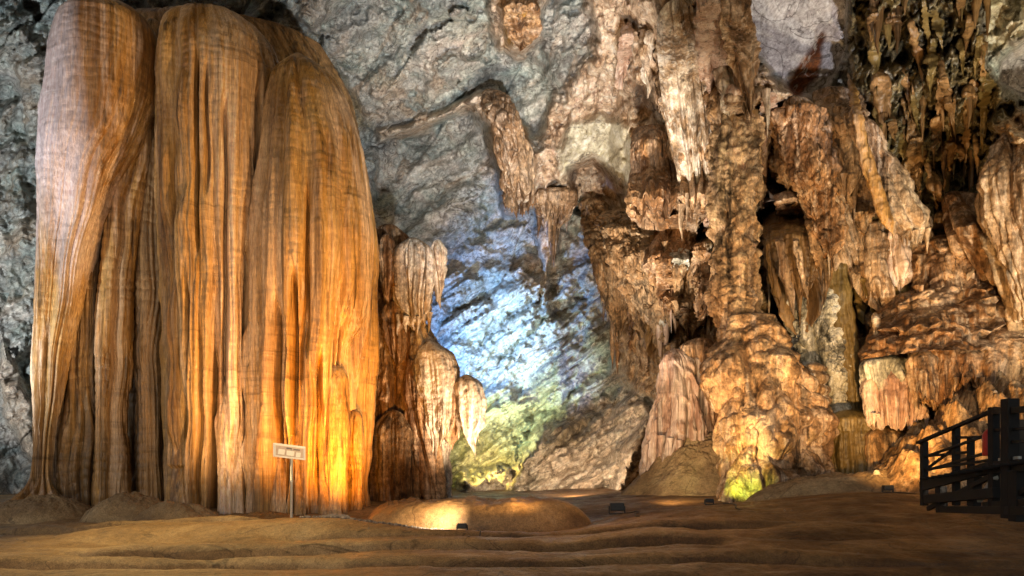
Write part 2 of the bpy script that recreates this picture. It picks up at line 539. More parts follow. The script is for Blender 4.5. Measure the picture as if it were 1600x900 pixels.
M['rust'] = flow_mat('rusty_flowstone', [(0.08, 0.032, 0.012), (0.24, 0.115, 0.045), (0.38, 0.21, 0.095), (0.54, 0.35, 0.19)],
                     (0.02, 0.85), (0.62, 0.44, 0.30), 0.6, 0.6, 6.0, spot=0.6)
M['pink'] = flow_mat('pinkish_flowstone', [(0.22, 0.11, 0.07), (0.44, 0.27, 0.19), (0.58, 0.42, 0.32), (0.68, 0.55, 0.47)],
                     (0.04, 0.7), (0.72, 0.60, 0.52), 0.5, 0.55, 8.0)
M['cream'] = flow_mat('cream_flowstone', [(0.14, 0.075, 0.035), (0.36, 0.24, 0.14), (0.56, 0.44, 0.32), (0.74, 0.66, 0.54)],
                      (0.03, 0.75), (0.80, 0.74, 0.66), 0.4, 0.5, 6.0, spot=0.45)
M['white'] = flow_mat('crusty_white_rock', [(0.12, 0.11, 0.08), (0.36, 0.34, 0.27), (0.58, 0.56, 0.48), (0.76, 0.75, 0.68)],
                      (0.03, 0.7), (0.80, 0.78, 0.72), 0.5, 0.6, 4.0, spot=0.85)
M['knob'] = flow_mat('knobbly_tan_rock', [(0.07, 0.032, 0.012), (0.28, 0.15, 0.065), (0.46, 0.28, 0.14), (0.62, 0.45, 0.27)],
                    (0.02, 0.8), (0.66, 0.50, 0.36), 0.6, 0.65, 3.0, spot=0.6)
M['olive'] = flow_mat('olive_smooth_rock', [(0.06, 0.042, 0.014), (0.13, 0.09, 0.03), (0.19, 0.13, 0.045), (0.26, 0.18, 0.075)],
                      (0.03, 0.5), None, 0.25, 0.5, 5.0)
M['brown'] = flow_mat('brown_rock', [(0.07, 0.035, 0.014), (0.22, 0.12, 0.05), (0.36, 0.21, 0.10), (0.50, 0.33, 0.18)],
                      (0.02, 0.85), (0.52, 0.38, 0.24), 0.6, 0.65, 6.0, spot=0.75)


def wall_mat():
    n = NT('cave_wall_rock')
    R = (0, math.radians(-33), 0)
    b1 = n.noise((0.42, 0.42, 1.5), 0.7, 9, 0.66, 0.6, R)
    grey = n.ramp(b1, [(0.28, (0.10, 0.105, 0.105)), (0.42, (0.24, 0.26, 0.255)), (0.52, (0.35, 0.365, 0.35)), (0.62, (0.50, 0.495, 0.46)), (0.75, (0.68, 0.67, 0.62))])
    hue = n.noise((1, 1, 1), 0.28, 5, 0.6, 0.8)
    grey = n.mix(n.ramp(hue, [(0.36, 0.0), (0.62, 0.55)]), grey, n.mix(1.0, grey, (1.25, 0.97, 0.86), 'MULTIPLY'))
    grey = n.mix(n.ramp(n.noise((1, 1, 1), 0.4, 5, 0.6, 0.8, (1, 0, 0)), [(0.45, 0.0), (0.62, 0.6)]), grey, n.mix(1.0, grey, (0.82, 1.02, 1.0), 'MULTIPLY'))
    st = n.noise((0.5, 0.5, 1.6), 0.45, 7, 0.68, 0.9, R)
    grey = n.mix(n.ramp(st, [(0.54, 0.0), (0.64, 0.6)]), grey, (0.30, 0.20, 0.12))
    st2 = n.noise((0.5, 0.5, 1.6), 0.5, 6, 0.66, 0.9, (0, -0.4, 0.5))
    grey = n.mix(n.ramp(st2, [(0.55, 0.0), (0.66, 0.5)]), grey, (0.20, 0.27, 0.28))
    b2 = n.noise((1.0, 1.0, 0.35), 1.1, 9, 0.68, 0.6)
    tan = n.ramp(b2, [(0.32, (0.16, 0.085, 0.045)), (0.43, (0.42, 0.29, 0.19)), (0.54, (0.60, 0.46, 0.34)), (0.66, (0.74, 0.64, 0.53))])
    c = n.mix(n.attr('tan'), grey, tan)
    b3 = n.noise((1.6, 1.6, 0.4), 1.0, 9, 0.7, 0.4)
    brn = n.ramp(b3, [(0.32, (0.07, 0.036, 0.017)), (0.44, (0.27, 0.155, 0.075)), (0.54, (0.46, 0.31, 0.18)), (0.66, (0.66, 0.52, 0.37))])
    c = n.mix(n.attr('brown'), c, brn)
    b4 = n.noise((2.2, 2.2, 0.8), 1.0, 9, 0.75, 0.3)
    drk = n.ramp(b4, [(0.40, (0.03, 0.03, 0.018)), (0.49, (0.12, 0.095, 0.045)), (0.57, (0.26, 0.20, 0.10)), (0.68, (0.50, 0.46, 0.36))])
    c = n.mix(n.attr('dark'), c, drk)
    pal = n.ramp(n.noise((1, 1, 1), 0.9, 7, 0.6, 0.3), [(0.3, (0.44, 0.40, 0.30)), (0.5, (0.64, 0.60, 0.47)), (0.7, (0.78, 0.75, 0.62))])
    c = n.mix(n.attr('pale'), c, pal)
    c = n.mix(n.math('MULTIPLY', n.attr('lilac'), 0.9), c, (0.52, 0.49, 0.50))
    c = n.mix(n.attr('ochre'), c, n.ramp(b2, [(0.35, (0.16, 0.075, 0.018)), (0.55, (0.40, 0.22, 0.06)), (0.7, (0.6, 0.42, 0.2))]))
    c = n.mix(n.attr('red'), c, n.ramp(b3, [(0.35, (0.07, 0.02, 0.008)), (0.6, (0.22, 0.075, 0.025))]))
    mot = n.noise((1, 1, 1), 3.2, 8, 0.75)
    c = n.mix(0.75, c, n.ramp(mot, [(0.3, 0.15), (0.5, 0.5), (0.7, 0.85)]), 'OVERLAY')
    fine = n.noise((0.6, 0.6, 1.6), 9.0, 6, 0.78, 0.3, R)
    c = n.mix(0.65, c, n.ramp(fine, [(0.32, 0.12), (0.5, 0.5), (0.68, 0.88)]), 'OVERLAY')
    ck = n.cracks(0.35, 0.012, (1, 1, 1.3), R, 1.2)
    c = n.mix(n.math('MULTIPLY', ck, 0.75), c, (0.05, 0.035, 0.028))
    ck2 = n.cracks(1.3, 0.016, (1, 1, 1), R, 0.9)
    c = n.mix(n.math('MULTIPLY', ck2, 0.5), c, (0.07, 0.05, 0.04))
    wv = n.cracks(0.55, 0.016, (0.6, 0.6, 1.6), R, 1.0)
    c = n.mix(n.math('MULTIPLY', wv, 0.35), c, (0.70, 0.68, 0.62))
    h = n.math('ADD', n.noise((1, 1, 1), 2.2, 10, 0.72, 0.3), n.math('MULTIPLY', n.noise((0.5, 0.5, 2.6), 1.6, 7, 0.65, 0.5, R), 1.6))
    return n.done(c, 0.75, n.bump(h, 0.7, 0.10), 0.25)


M['wall'] = wall_mat()


def floor_mat(name, cols, bump=0.05, rough=(0.32, 0.68), sc=1.0, cols2=None):
    n = NT(name)
    b = n.noise((0.5, 1.2, 1.0), 0.9 * sc, 8, 0.62, 0.5)
    c = n.ramp(b, [(0.30, cols[0]), (0.48, cols[1]), (0.60, cols[2]), (0.74, cols[3])])
    if cols2:
        c = n.mix(n.attr('sand'), c, n.ramp(b, [(0.30, cols2[0]), (0.48, cols2[1]), (0.60, cols2[2]), (0.74, cols2[3])]))
    mot = n.noise((1, 1, 1), 9.0, 7, 0.75)
    c = n.mix(0.6, c, n.ramp(mot, [(0.3, 0.2), (0.5, 0.5), (0.7, 0.8)]), 'OVERLAY')
    grit = n.noise((1, 1, 1), 45.0, 4, 0.8)
    c = n.mix(0.6, c, n.ramp(grit, [(0.34, 0.12), (0.5, 0.5), (0.66, 0.85)]), 'OVERLAY')
    ck = n.cracks(0.5, 0.008, (0.6, 1.0, 1.0), (0, 0, 0.3), 1.0)
    c = n.mix(n.math('MULTIPLY', ck, 0.6), c, [q * 0.3 for q in cols[0]])
    h = n.math('ADD', n.noise((1, 1, 1), 3.0, 9, 0.7), n.math('MULTIPLY', n.noise((1, 1, 1), 22, 5, 0.7), 0.35))
    rg = n.ramp(n.noise((1, 1, 1), 1.4, 4, 0.6), [(0.35, rough[0]), (0.65, rough[1])])
    return n.done(c, rg, n.bump(h, 0.8, bump), 0.35)


M['mud'] = floor_mat('damp_mud', [(0.07, 0.032, 0.012), (0.17, 0.085, 0.030), (0.26, 0.14, 0.05), (0.36, 0.22, 0.09)], 0.09)
SAND = [(0.15, 0.085, 0.032), (0.27, 0.165, 0.07), (0.36, 0.235, 0.11), (0.46, 0.33, 0.18)]
M['floor'] = floor_mat('cave_floor_mud', [(0.06, 0.026, 0.009), (0.14, 0.066, 0.021), (0.22, 0.115, 0.038), (0.33, 0.19, 0.075)], 0.09, cols2=SAND)
M['sand'] = floor_mat('dusty_sand', [(0.16, 0.10, 0.05), (0.27, 0.175, 0.085), (0.36, 0.25, 0.13), (0.45, 0.33, 0.19)], 0.05, (0.7, 0.9))
M['greymound'] = floor_mat('grey_silt', [(0.18, 0.14, 0.11), (0.28, 0.23, 0.19), (0.36, 0.30, 0.26), (0.44, 0.38, 0.33)], 0.05, (0.6, 0.9))
M['ledge'] = floor_mat('wet_brown_flowstone', [(0.13, 0.06, 0.02), (0.27, 0.14, 0.05), (0.36, 0.20, 0.08), (0.48, 0.30, 0.15)], 0.04, (0.3, 0.6))


def plain(name, col, rough=0.6, metal=0.0, var=0.4, sc=14):
    n = NT(name)
    c = n.mix(var, (*col,), n.ramp(n.noise((1, 1, 1), sc, 6, 0.7), [(0.3, 0.2), (0.5, 0.5), (0.7, 0.8)]), 'OVERLAY')
    n.b.inputs['Metallic'].default_value = metal
    return n.done(c, rough, n.bump(n.noise((1, 1, 1), sc * 3, 4, 0.6), 0.3, 0.01), 0.4)


M['timber'] = plain('unlit_timber', (0.008, 0.007, 0.0065), 0.75)  # near-black colour stands in for the ramp's lack of light
M['concrete'] = plain('grey_concrete', (0.42, 0.42, 0.38), 0.85)
M['black_metal'] = plain('black_metal', (0.02, 0.021, 0.024), 0.45)
M['glass'] = plain('lamp_glass', (0.10, 0.11, 0.13), 0.15)
M['red'] = plain('red_paint', (0.45, 0.03, 0.02), 0.4)
M['white_paint'] = plain('white_paint', (0.78, 0.74, 0.66), 0.5, 0, 0.25)
M['sign_brown'] = plain('sign_panel', (0.50, 0.38, 0.31), 0.5, 0, 0.2)
M['sign_dark'] = plain('sign_lettering', (0.16, 0.13, 0.12), 0.5, 0, 0.2)
M['pipe'] = plain('galvanised_pipe', (0.55, 0.52, 0.47), 0.4, 0.3, 0.25)

# ------------------------------------------------------------------ cave wall and roof
WALL = {}


def wall_y(px, py):
    j = np.clip(np.searchsorted(WALL['x'], px), 0, len(WALL['x']) - 1)
    i = np.clip(np.searchsorted(WALL['y'], py), 0, len(WALL['y']) - 1)
    return float(WALL['d'][i, j])


def poly_sd(px, py, poly):
    """signed distance (+ inside), in photograph units at the design distance"""
    poly = np.array(poly, np.float32)
    inside = np.zeros(px.shape, bool)
    dm = np.full(px.shape, 1e9, np.float32)
    for a, b in zip(poly, np.roll(poly, -1, 0)):
        e = b - a
        t = np.clip(((px - a[0]) * e[0] + (py - a[1]) * e[1]) / (e @ e + 1e-9), 0, 1)
        dm = np.minimum(dm, (px - a[0] - t * e[0]) ** 2 + (py - a[1] - t * e[1]) ** 2)
        c = ((a[1] > py) != (b[1] > py)) & (px < (b[0] - a[0]) * (py - a[1]) / (b[1] - a[1] + 1e-9) + a[0])
        inside ^= c
    d = np.sqrt(dm)
    return np.where(inside, d, -d)


def build_wall():
    xs = np.concatenate([np.linspace(-520, -60, 60)[:-1], np.arange(-60, 1662, 1.7), np.linspace(1662, 2200, 70)[1:]])
    ys = np.concatenate([np.linspace(-520, -50, 60)[:-1], np.arange(-50, 845, 1.7)])
    px, py = np.meshgrid(xs.astype(np.float32), ys.astype(np.float32))
    a, e = (px - 800) / F, (HPY - py) / F
    kx = [-520, 0, 300, 600, 760, 950, 1060, 1200, 1400, 1600, 2200]
    yw = np.interp(px, kx, [26, 29, 32, 37, 39, 37, 28.5, 26.0, 24.0, 22.0, 18])
    H = np.interp(px, kx, [17, 19, 20, 21, 21, 20, 18, 16.5, 15, 14, 12])
    yc = H / np.maximum(e, 0.02)
    k = 5.0
    Y = -np.log(np.exp(-yw / k) + np.exp(-yc / k)) * k
    X, Z = a * Y, CAMZ + e * Y
    u, w = a * 28, e * 28
    nz1 = fbm(u * 0.35, w * 0.35, 1.7, 5, 0.55)
    nz2 = fbm(u * 1.3, w * 1.3, 8.7, 4, 0.6)

    def mask(poly, soft=10, warp=14):
        return sstep(-soft, soft, poly_sd(px, py, poly) + warp * (nz1 + 0.5 * nz2))
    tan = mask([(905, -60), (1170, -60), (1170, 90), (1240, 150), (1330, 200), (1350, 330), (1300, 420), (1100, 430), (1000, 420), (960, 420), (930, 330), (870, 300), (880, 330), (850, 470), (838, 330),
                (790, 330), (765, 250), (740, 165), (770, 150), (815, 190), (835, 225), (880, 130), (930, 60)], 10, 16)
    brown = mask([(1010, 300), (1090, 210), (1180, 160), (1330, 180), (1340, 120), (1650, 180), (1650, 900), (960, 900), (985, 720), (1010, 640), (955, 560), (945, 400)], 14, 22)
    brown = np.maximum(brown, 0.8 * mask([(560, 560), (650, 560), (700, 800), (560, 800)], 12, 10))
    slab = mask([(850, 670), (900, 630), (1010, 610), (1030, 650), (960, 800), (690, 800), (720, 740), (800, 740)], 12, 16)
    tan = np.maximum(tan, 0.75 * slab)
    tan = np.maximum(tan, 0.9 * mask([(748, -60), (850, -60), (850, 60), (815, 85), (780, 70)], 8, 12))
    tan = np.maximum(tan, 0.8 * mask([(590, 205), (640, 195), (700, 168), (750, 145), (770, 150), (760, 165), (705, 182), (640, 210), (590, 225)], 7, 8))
    tan = np.maximum(tan, 0.55 * mask([(0, 510), (20, 560), (48, 640), (60, 720), (40, 700), (10, 640), (0, 590)], 8, 12))
    ochre = mask([(785, 10), (832, 10), (835, 60), (795, 70)], 8, 12) + mask([(768, 165), (800, 170), (822, 200), (830, 245), (815, 250), (790, 200)], 8, 10)
    ochre += 0.7 * mask([(1160, 210), (1200, 210), (1195, 300), (1165, 290)], 8, 10)
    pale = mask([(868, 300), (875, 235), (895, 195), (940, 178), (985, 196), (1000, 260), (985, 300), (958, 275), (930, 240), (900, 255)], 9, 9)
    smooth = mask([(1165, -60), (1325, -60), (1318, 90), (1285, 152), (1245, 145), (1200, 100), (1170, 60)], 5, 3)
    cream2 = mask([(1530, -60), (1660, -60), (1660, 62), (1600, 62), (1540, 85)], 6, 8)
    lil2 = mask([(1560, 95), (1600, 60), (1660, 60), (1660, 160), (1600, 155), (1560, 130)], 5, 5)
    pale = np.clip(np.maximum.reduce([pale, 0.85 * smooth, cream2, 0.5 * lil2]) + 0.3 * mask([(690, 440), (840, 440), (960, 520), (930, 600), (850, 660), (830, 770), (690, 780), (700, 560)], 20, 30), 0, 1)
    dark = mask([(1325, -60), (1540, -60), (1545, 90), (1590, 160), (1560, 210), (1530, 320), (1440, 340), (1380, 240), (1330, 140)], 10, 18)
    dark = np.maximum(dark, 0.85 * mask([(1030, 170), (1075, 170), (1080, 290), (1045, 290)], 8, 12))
    dark = np.maximum(dark, 0.8 * mask([(430, 20), (480, 60), (540, 130), (580, 200), (560, 200), (500, 100), (430, 50)], 10, 10))  # shadow halo along the curtain's edge, put into the wall colour
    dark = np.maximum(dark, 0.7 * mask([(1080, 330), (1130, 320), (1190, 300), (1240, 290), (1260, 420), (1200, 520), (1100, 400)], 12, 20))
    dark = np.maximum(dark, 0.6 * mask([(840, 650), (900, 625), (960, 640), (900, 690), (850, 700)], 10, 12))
    red = mask([(1285, 55), (1275, 120), (1245, 150), (1232, 135), (1250, 105), (1270, 75)], 5, 6) + 0.7 * mask([(1000, 50), (1018, 50), (1016, 92), (1002, 88)], 5, 5)
    holes = mask([(1195, 285), (1228, 280), (1235, 350), (1200, 370)], 8, 8) + mask([(1040, 490), (1072, 485), (1080, 530), (1040, 535)], 6, 6)
    holes += mask([(1112, 355), (1170, 355), (1165, 385), (1118, 385)], 6, 8) + mask([(1300, 310), (1335, 300), (1350, 520), (1310, 480)], 8, 10)
    holes += 0.8 * mask([(1050, 350), (1100, 345), (1112, 560), (1062, 560)], 8, 10) + 0.7 * mask([(1196, 320), (1280, 330), (1295, 540), (1215, 550)], 8, 8)
    brown = brown * (1 - smooth)
    tan = tan * (1 - smooth)
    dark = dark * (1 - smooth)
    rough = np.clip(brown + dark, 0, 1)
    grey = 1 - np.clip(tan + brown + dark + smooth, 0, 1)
    # authored relief: overhang line, hanging ridge, arch, recessed roof dome, leaning slab
    dY = np.zeros_like(Y)
    dY += 1.6 * mask([(585, 212), (650, 205), (755, 155), (800, 330), (700, 420), (585, 420)], 7, 6) * sstep(430, 230, py)
    dY -= 2.0 * mask([(735, 160), (770, 145), (815, 185), (838, 240), (838, 330), (790, 335), (770, 250)], 12, 8)
    dY -= 1.6 * tan * sstep(1000, 1080, px + 0 * py) * (1 - rough) + 0.9 * tan
    dY -= 1.2 * pale * (1 - smooth) * (px < 1100)
    dY += 2.6 * mask([(888, 262), (925, 250), (958, 285), (975, 345), (900, 330)], 7, 6)
    dY += 0.6 * smooth + 1.0 * lil2
    dY -= 4.5 * slab * sstep(620, 720, py)
    dY += 3.5 * np.clip(holes, 0, 1)
    dY -= 1.0 * mask([(985, 215), (1050, 220), (1090, 330), (1040, 345), (985, 350)], 8, 8)
    dY -= 1.2 * mask([(780, 10), (838, 8), (838, 65), (800, 80)], 8, 8)
    # broken-rock noise
    c, s = math.cos(0.62), math.sin(0.62)
    us, ws = u * c + w * s, -u * s + w * c               # along / across the bedding, rising to the right
    wu = us + 0.6 * nz1
    strata = billow(wu * 0.10, ws * 0.55 + 0.7 * nz1, 3.3, 0.8) * 0.8 + billow(wu * 0.3, ws * 1.7 + 0.6 * nz2, 9.1, 0.8) * 0.18
    fac1 = facets(us * 0.22 + 0.25 * nz1, ws * 0.5 + 0.25 * nz1, 5)
    fac2 = facets(us * 0.7 + 0.2 * nz2, ws * 1.3 + 0.2 * nz2, 9)
    dG = 1.5 * nz1 + 0.65 * strata + 0.7 * fac1 + 0.20 * fac2 + 0.08 * nz2
    fx = u + 0.35 * nz1
    drape = 0.9 * billow(fx * 0.55, w * 0.10, 4.4, 0.7) + 0.45 * billow(fx * 1.6, w * 0.22, 6.4, 0.7) + 0.16 * billow(fx * 4.5, w * 0.5, 2.4, 0.8)
    dT = 1.3 * nz1 - 1.0 * drape + 0.5 * fac1 + 0.28 * fac2 + 0.25 * nz2
    lumps = billow(u * 1.1, w * 0.8, 12.4, 0.8) * 0.6 + billow(u * 2.6, w * 1.9, 15.4, 0.8) * 0.28 + billow(u * 6, w * 4, 17.1) * 0.12
    dB = 1.5 * nz1 - 0.9 * drape - 1.1 * lumps + 0.3 * nz2
    spikes = billow((u - 0.35 * w) * 1.3, w * 0.35 + 0.4 * nz1, 21.0, 0.8) * 0.55 + billow((u - 0.2 * w) * 3.4, w * 1.5 + 0.3 * nz2, 23.0, 0.8) * 0.30
    dD = 1.5 * nz1 - 1.1 * spikes - 0.5 * drape + 0.4 * fac1 + 0.35 * fac2 + 0.25 * nz2
    zone = mask([(690, 430), (850, 420), (980, 480), (1040, 560), (1000, 700), (960, 790), (690, 790)], 30, 20)
    layer = billow(wu * 0.16, ws * 0.9 + 0.25 * nz2, 31.3, 0.7) * 1.2 + billow(wu * 0.4, ws * 2.4 + 0.2 * nz2, 33.1, 0.7) * 0.55 + billow(wu * 1.1, ws * 6 + 0.2 * nz2, 35.1, 0.8) * 0.2
    dG = dG - 1.5 * zone * (layer - 0.6) + 0.3 * zone * facets(us * 0.5 + 0.3 * nz2, ws * 1.2 + 0.3 * nz2, 3)
    dT = dT - 1.0 * slab * (layer - 0.6)
    d = dG
    for m, q in ((np.clip(tan, 0, 1), dT), (brown, dB), (dark, dD)):
        d = d + (q - d) * m
    d = d * (1 - 0.85 * smooth) * (1 - 0.35 * np.clip(pale, 0, 1))
    Yf = np.maximum(Y + dY + d, 12)
    WALL.update(x=xs, y=ys, d=Yf)
    G = np.stack([a * Yf, Yf, CAMZ + e * Yf], -1)
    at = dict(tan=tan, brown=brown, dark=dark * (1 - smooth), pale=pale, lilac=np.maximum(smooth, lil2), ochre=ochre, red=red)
    # the roof runs on over the viewer; opening behind added for sky fill
    top = G[0]
    extra = []
    for i in range(9, 0, -1):
        t = i / 9
        q = top.copy()
        q[:, 1] = top[:, 1] * (1 - t) + (-10) * t
        q[:, 0] = top[:, 0] * (1 + 0.5 * t)
        q[:, 2] = top[:, 2] + 1.5 * t + 0.6 * pn(q[:, 0] * 0.2, q[:, 1] * 0.2, 3.0)
        extra.append(q)
    G = np.concatenate([np.array(extra, np.float32), G], 0)
    at = {k: np.concatenate([np.zeros((9, px.shape[1]), np.float32), np.clip(v, 0, 1)], 0) for k, v in at.items()}
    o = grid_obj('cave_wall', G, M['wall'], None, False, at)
    tag(o, kind='structure')


build_wall()


# ------------------------------------------------------------------ cave floor
def floor_h(X, Y):
    n1 = fbm(X * 0.16, Y * 0.16, 0.3, 4)
    h = 0.10 * n1
    h = h + 0.30 * sstep(17.5, 20, Y)
    # low mud terraces that run across the view
    wl = 0.55 * pn(X * 0.22, 0.0, 4.2) + 0.18 * pn(X * 0.9, 0.0, 7.2)
    for k_, (y0, st, x0, x1) in enumerate(((10.6, 0.08, -12, 14), (11.9, 0.15, -7.5, 3.5), (13.7, 0.11, -4.2, 5), (9.3, 0.06, -14, 14), (15.2, 0.14, -12, -5.4))):
        wl = 0.9 * pn(X * 0.16, 0.7 * k_, 4.2) + 0.25 * pn(X * 0.8, 0.3 * k_, 7.2)
        k = sstep(x0 - 0.8, x0 + 0.8, X) * (1 - sstep(x1 - 0.8, x1 + 0.8, X))
        yy = Y - y0 - wl + 0.06 * X
        h = h + k * st * sstep(-0.03, 0.06, yy) * (1 - sstep(0.4, 2.2, yy)) - k * (0.24 + 0.16 * pn(X * 0.7, 1.5, y0)) * np.exp(-((yy + 0.16) / 0.20) ** 2)
    # sandy rise in front of the great curtain
    h = h + 0.36 * np.exp(-((X + 6.0) / 3.4) ** 4 - ((Y - 15.0 - 0.4 * pn(X * 0.4, 0.2, 0.9)) / 1.1) ** 4)
    # bank on the right that hides the flood lights
    cr = sstep(0.5, 4.5, X)
    crest = 0.50 + 0.38 * sstep(4, 9, X)
    h = h + cr * crest * sstep(9.0, 16.8, Y) * (1 - 0.6 * sstep(17.2, 18.6, Y))
    h = h + 0.10 * billow(X * 0.25, Y * 0.7, 1.1, 0.9) * cr * (1 - sstep(16, 18, Y))
    h = h + 0.025 * fbm(X * 1.1, Y * 1.8, 3.3, 4, 0.55) + 0.010 * fbm(X * 4.5, Y * 5.0, 1.3, 3, 0.6)
    return h


def build_floor():
    a = np.concatenate([np.linspace(-2.5, -0.8, 50)[:-1], np.linspace(-0.8, 0.8, 900), np.linspace(0.8, 2.5, 50)[1:]])
    Y = np.concatenate([np.linspace(3, 8, 60)[:-1], np.linspace(8, 20, 480), np.linspace(20, 46, 90)[1:]])
    A, YY = np.meshgrid(a, Y)
    X = A * YY
    G = np.stack([X, YY, floor_h(X, YY)], -1)
    at = dict(sand=sstep(1.5, -4.0, X + 1.8 * fbm(X * 0.25, YY * 0.6, 6.1, 4)))
    tag(grid_obj('cave_floor', G[::-1], M['floor'], None, False, {k: v[::-1] for k, v in at.items()}), kind='structure')
    g = 70.0
    me = bpy.data.meshes.new('ground')
    me.from_pydata([(-g, -g, -0.9), (g, -g, -0.9), (g, g, -0.9), (-g, g, -0.9)], [], [(0, 1, 2, 3)])
    tag(link('ground', me, M['mud']), kind='structure')


build_floor()


def mound(name, px, py, Y, wpx, hpx, mat, depth=None, seed=0, noise=0.12, parent=None, ridge=0.0, skew=0.0, power=2.0):
    """a low rounded rock resting on the floor: base centre at (px,py), size in photograph units at distance Y"""
    s = Y / F
    cx, zb = (px - 800) * s, CAMZ + (HPY - py) * s
    rx, rz = wpx * s / 2, hpx * s
    ry = depth or rx * 0.7
    n, m = 90, int(np.clip(wpx * 1.6, 80, 500))
    r = np.linspace(0, 1.0, n)[:, None] ** 0.8
    th = np.linspace(0, 2 * np.pi, m, endpoint=False)[None]
    k = 1 + 0.18 * pn(np.cos(th) * 1.3 + seed, np.sin(th) * 1.3, seed * 2.0)
    x, y = r * np.cos(th) * rx * k, r * np.sin(th) * ry * k
    z = rz * (1 - r ** power) ** 0.8 * (1 + skew * np.cos(th) * r)
    gx, gy = cx + x, Y + y
    d = 1.5 * noise * fbm(gx * 1.1 + seed, gy * 1.1, z * 1.1, 6, 0.6)
    if ridge:
        d = d + ridge * (billow(gx * 1.7 + seed, gy * 0.6, 2.0) - 0.5)
    z = z + d * (1 - r ** 3) - min(0.25, rz * 0.5) * r ** 6
    return grid_obj(name, np.stack([gx, gy, zb + z], -1)[::-1], mat, parent, True)


# ------------------------------------------------------------------ the great flowstone curtain
g = empty('flowstone_column', P(325, 800, 21), 'towering amber flowstone curtain with three domed lobes and deep pleats, beside the small sign', 'flowstone column')
FOLD = [(0.9, 0.75, 0.012, 0.8), (2.2, 0.42, 0.025, 0.65), (5.5, 0.16, 0.05, 0.7), (12.0, 0.05, 0.12, 0.8)]
FINE = [(1.1, 0.30, 0.015, 0.6), (3.0, 0.18, 0.03, 0.6), (7.5, 0.08, 0.06, 0.6), (15.0, 0.03, 0.15, 0.7)]
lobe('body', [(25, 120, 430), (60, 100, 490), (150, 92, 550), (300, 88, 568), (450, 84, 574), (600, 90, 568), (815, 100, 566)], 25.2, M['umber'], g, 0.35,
     FOLD, (0.5, 1.2), (3.0, 0.03), seed=1, q=0.8)  # dark stone puts the recess's shade into the body's colour
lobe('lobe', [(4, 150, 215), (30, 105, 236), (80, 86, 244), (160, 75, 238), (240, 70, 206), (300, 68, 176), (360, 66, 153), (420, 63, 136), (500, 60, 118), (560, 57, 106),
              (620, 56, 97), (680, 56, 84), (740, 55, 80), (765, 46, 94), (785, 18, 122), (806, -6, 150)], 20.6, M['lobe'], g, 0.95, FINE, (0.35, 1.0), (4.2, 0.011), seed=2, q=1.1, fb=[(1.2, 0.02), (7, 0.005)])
lobe('lobe', [(12, 295, 350), (40, 262, 400), (80, 250, 432), (130, 246, 446), (250, 246, 446), (400, 252, 440), (600, 258, 430), (700, 262, 424), (815, 262, 420)], 21.0, M['amber'], g, 0.9,
     FOLD, (0.3, 1.0), (4.2, 0.011), seed=3, fb=[(1.2, 0.02)], slots=[(303, 0.5, 3.5, 110, 420), (321, 0.35, 3, 120, 330), (352, 0.4, 3, 180, 800), (332, 0.8, 4.5, 540, 815), (387, 0.7, 4, 380, 815), (290, 0.4, 3, 420, 815), (408, 0.5, 4, 150, 420)])
lobe('lobe', [(83, 448, 482), (110, 432, 512), (160, 420, 545), (230, 408, 568), (300, 402, 579), (380, 397, 588), (450, 395, 584), (520, 394, 580), (600, 392, 574), (815, 390, 568)], 20.7, M['amber'], g, 0.9,
     FOLD, (0.2, 1.0), (4.2, 0.011), seed=4, fb=[(1.2, 0.02)], slots=[(424, 0.5, 3.5, 470, 815), (454, 0.8, 4.5, 420, 815), (478, 0.4, 3, 300, 560), (501, 0.9, 4.5, 540, 815), (545, 0.5, 3.5, 480, 815), (438, 0.35, 3, 500, 815)])
for rows, Y, m, sd in (
        ([(60, 176, 240), (150, 180, 240), (250, 172, 232), (350, 165, 215), (450, 160, 205), (550, 155, 198), (650, 154, 190), (810, 150, 194)], 21.3, 'amber', 5),
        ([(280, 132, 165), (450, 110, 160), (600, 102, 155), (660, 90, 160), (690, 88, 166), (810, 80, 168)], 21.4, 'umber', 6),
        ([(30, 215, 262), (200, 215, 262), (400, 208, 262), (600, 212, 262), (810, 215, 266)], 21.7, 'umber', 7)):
    lobe('drapery', rows, Y, M[m], g, 0.9, FINE, (0.4, 1.2), (3.0, 0.03), seed=sd)
for i, (l, r, y0, Y, m) in enumerate(((262, 325, 640, 19.95, 'amber'), (338, 386, 585, 19.75, 'lilac'), (388, 424, 590, 19.75, 'amber'), (424, 452, 560, 19.6, 'amber'),
                                      (458, 498, 600, 19.5, 'amber'), (503, 545, 570, 19.5, 'amber'), (540, 570, 640, 19.9, 'amber'))):
    c = (l + r) / 2
    w = (r - l) / 2
    lobe('drapery', [(y0, c - 0.8 * w, c + 0.8 * w), (y0 + 40, c - 0.95 * w, c + 0.95 * w), (y0 + 90, c - w, c + w), (730, c - 0.8 * w, c + 0.85 * w), (815, c - w, c + w)],
         Y + 0.25, M['amber'], g, 0.9, FINE, (0.7, 1.0), (4.2, 0.012), seed=20 + i, dome=0.10, lean=-0.9)

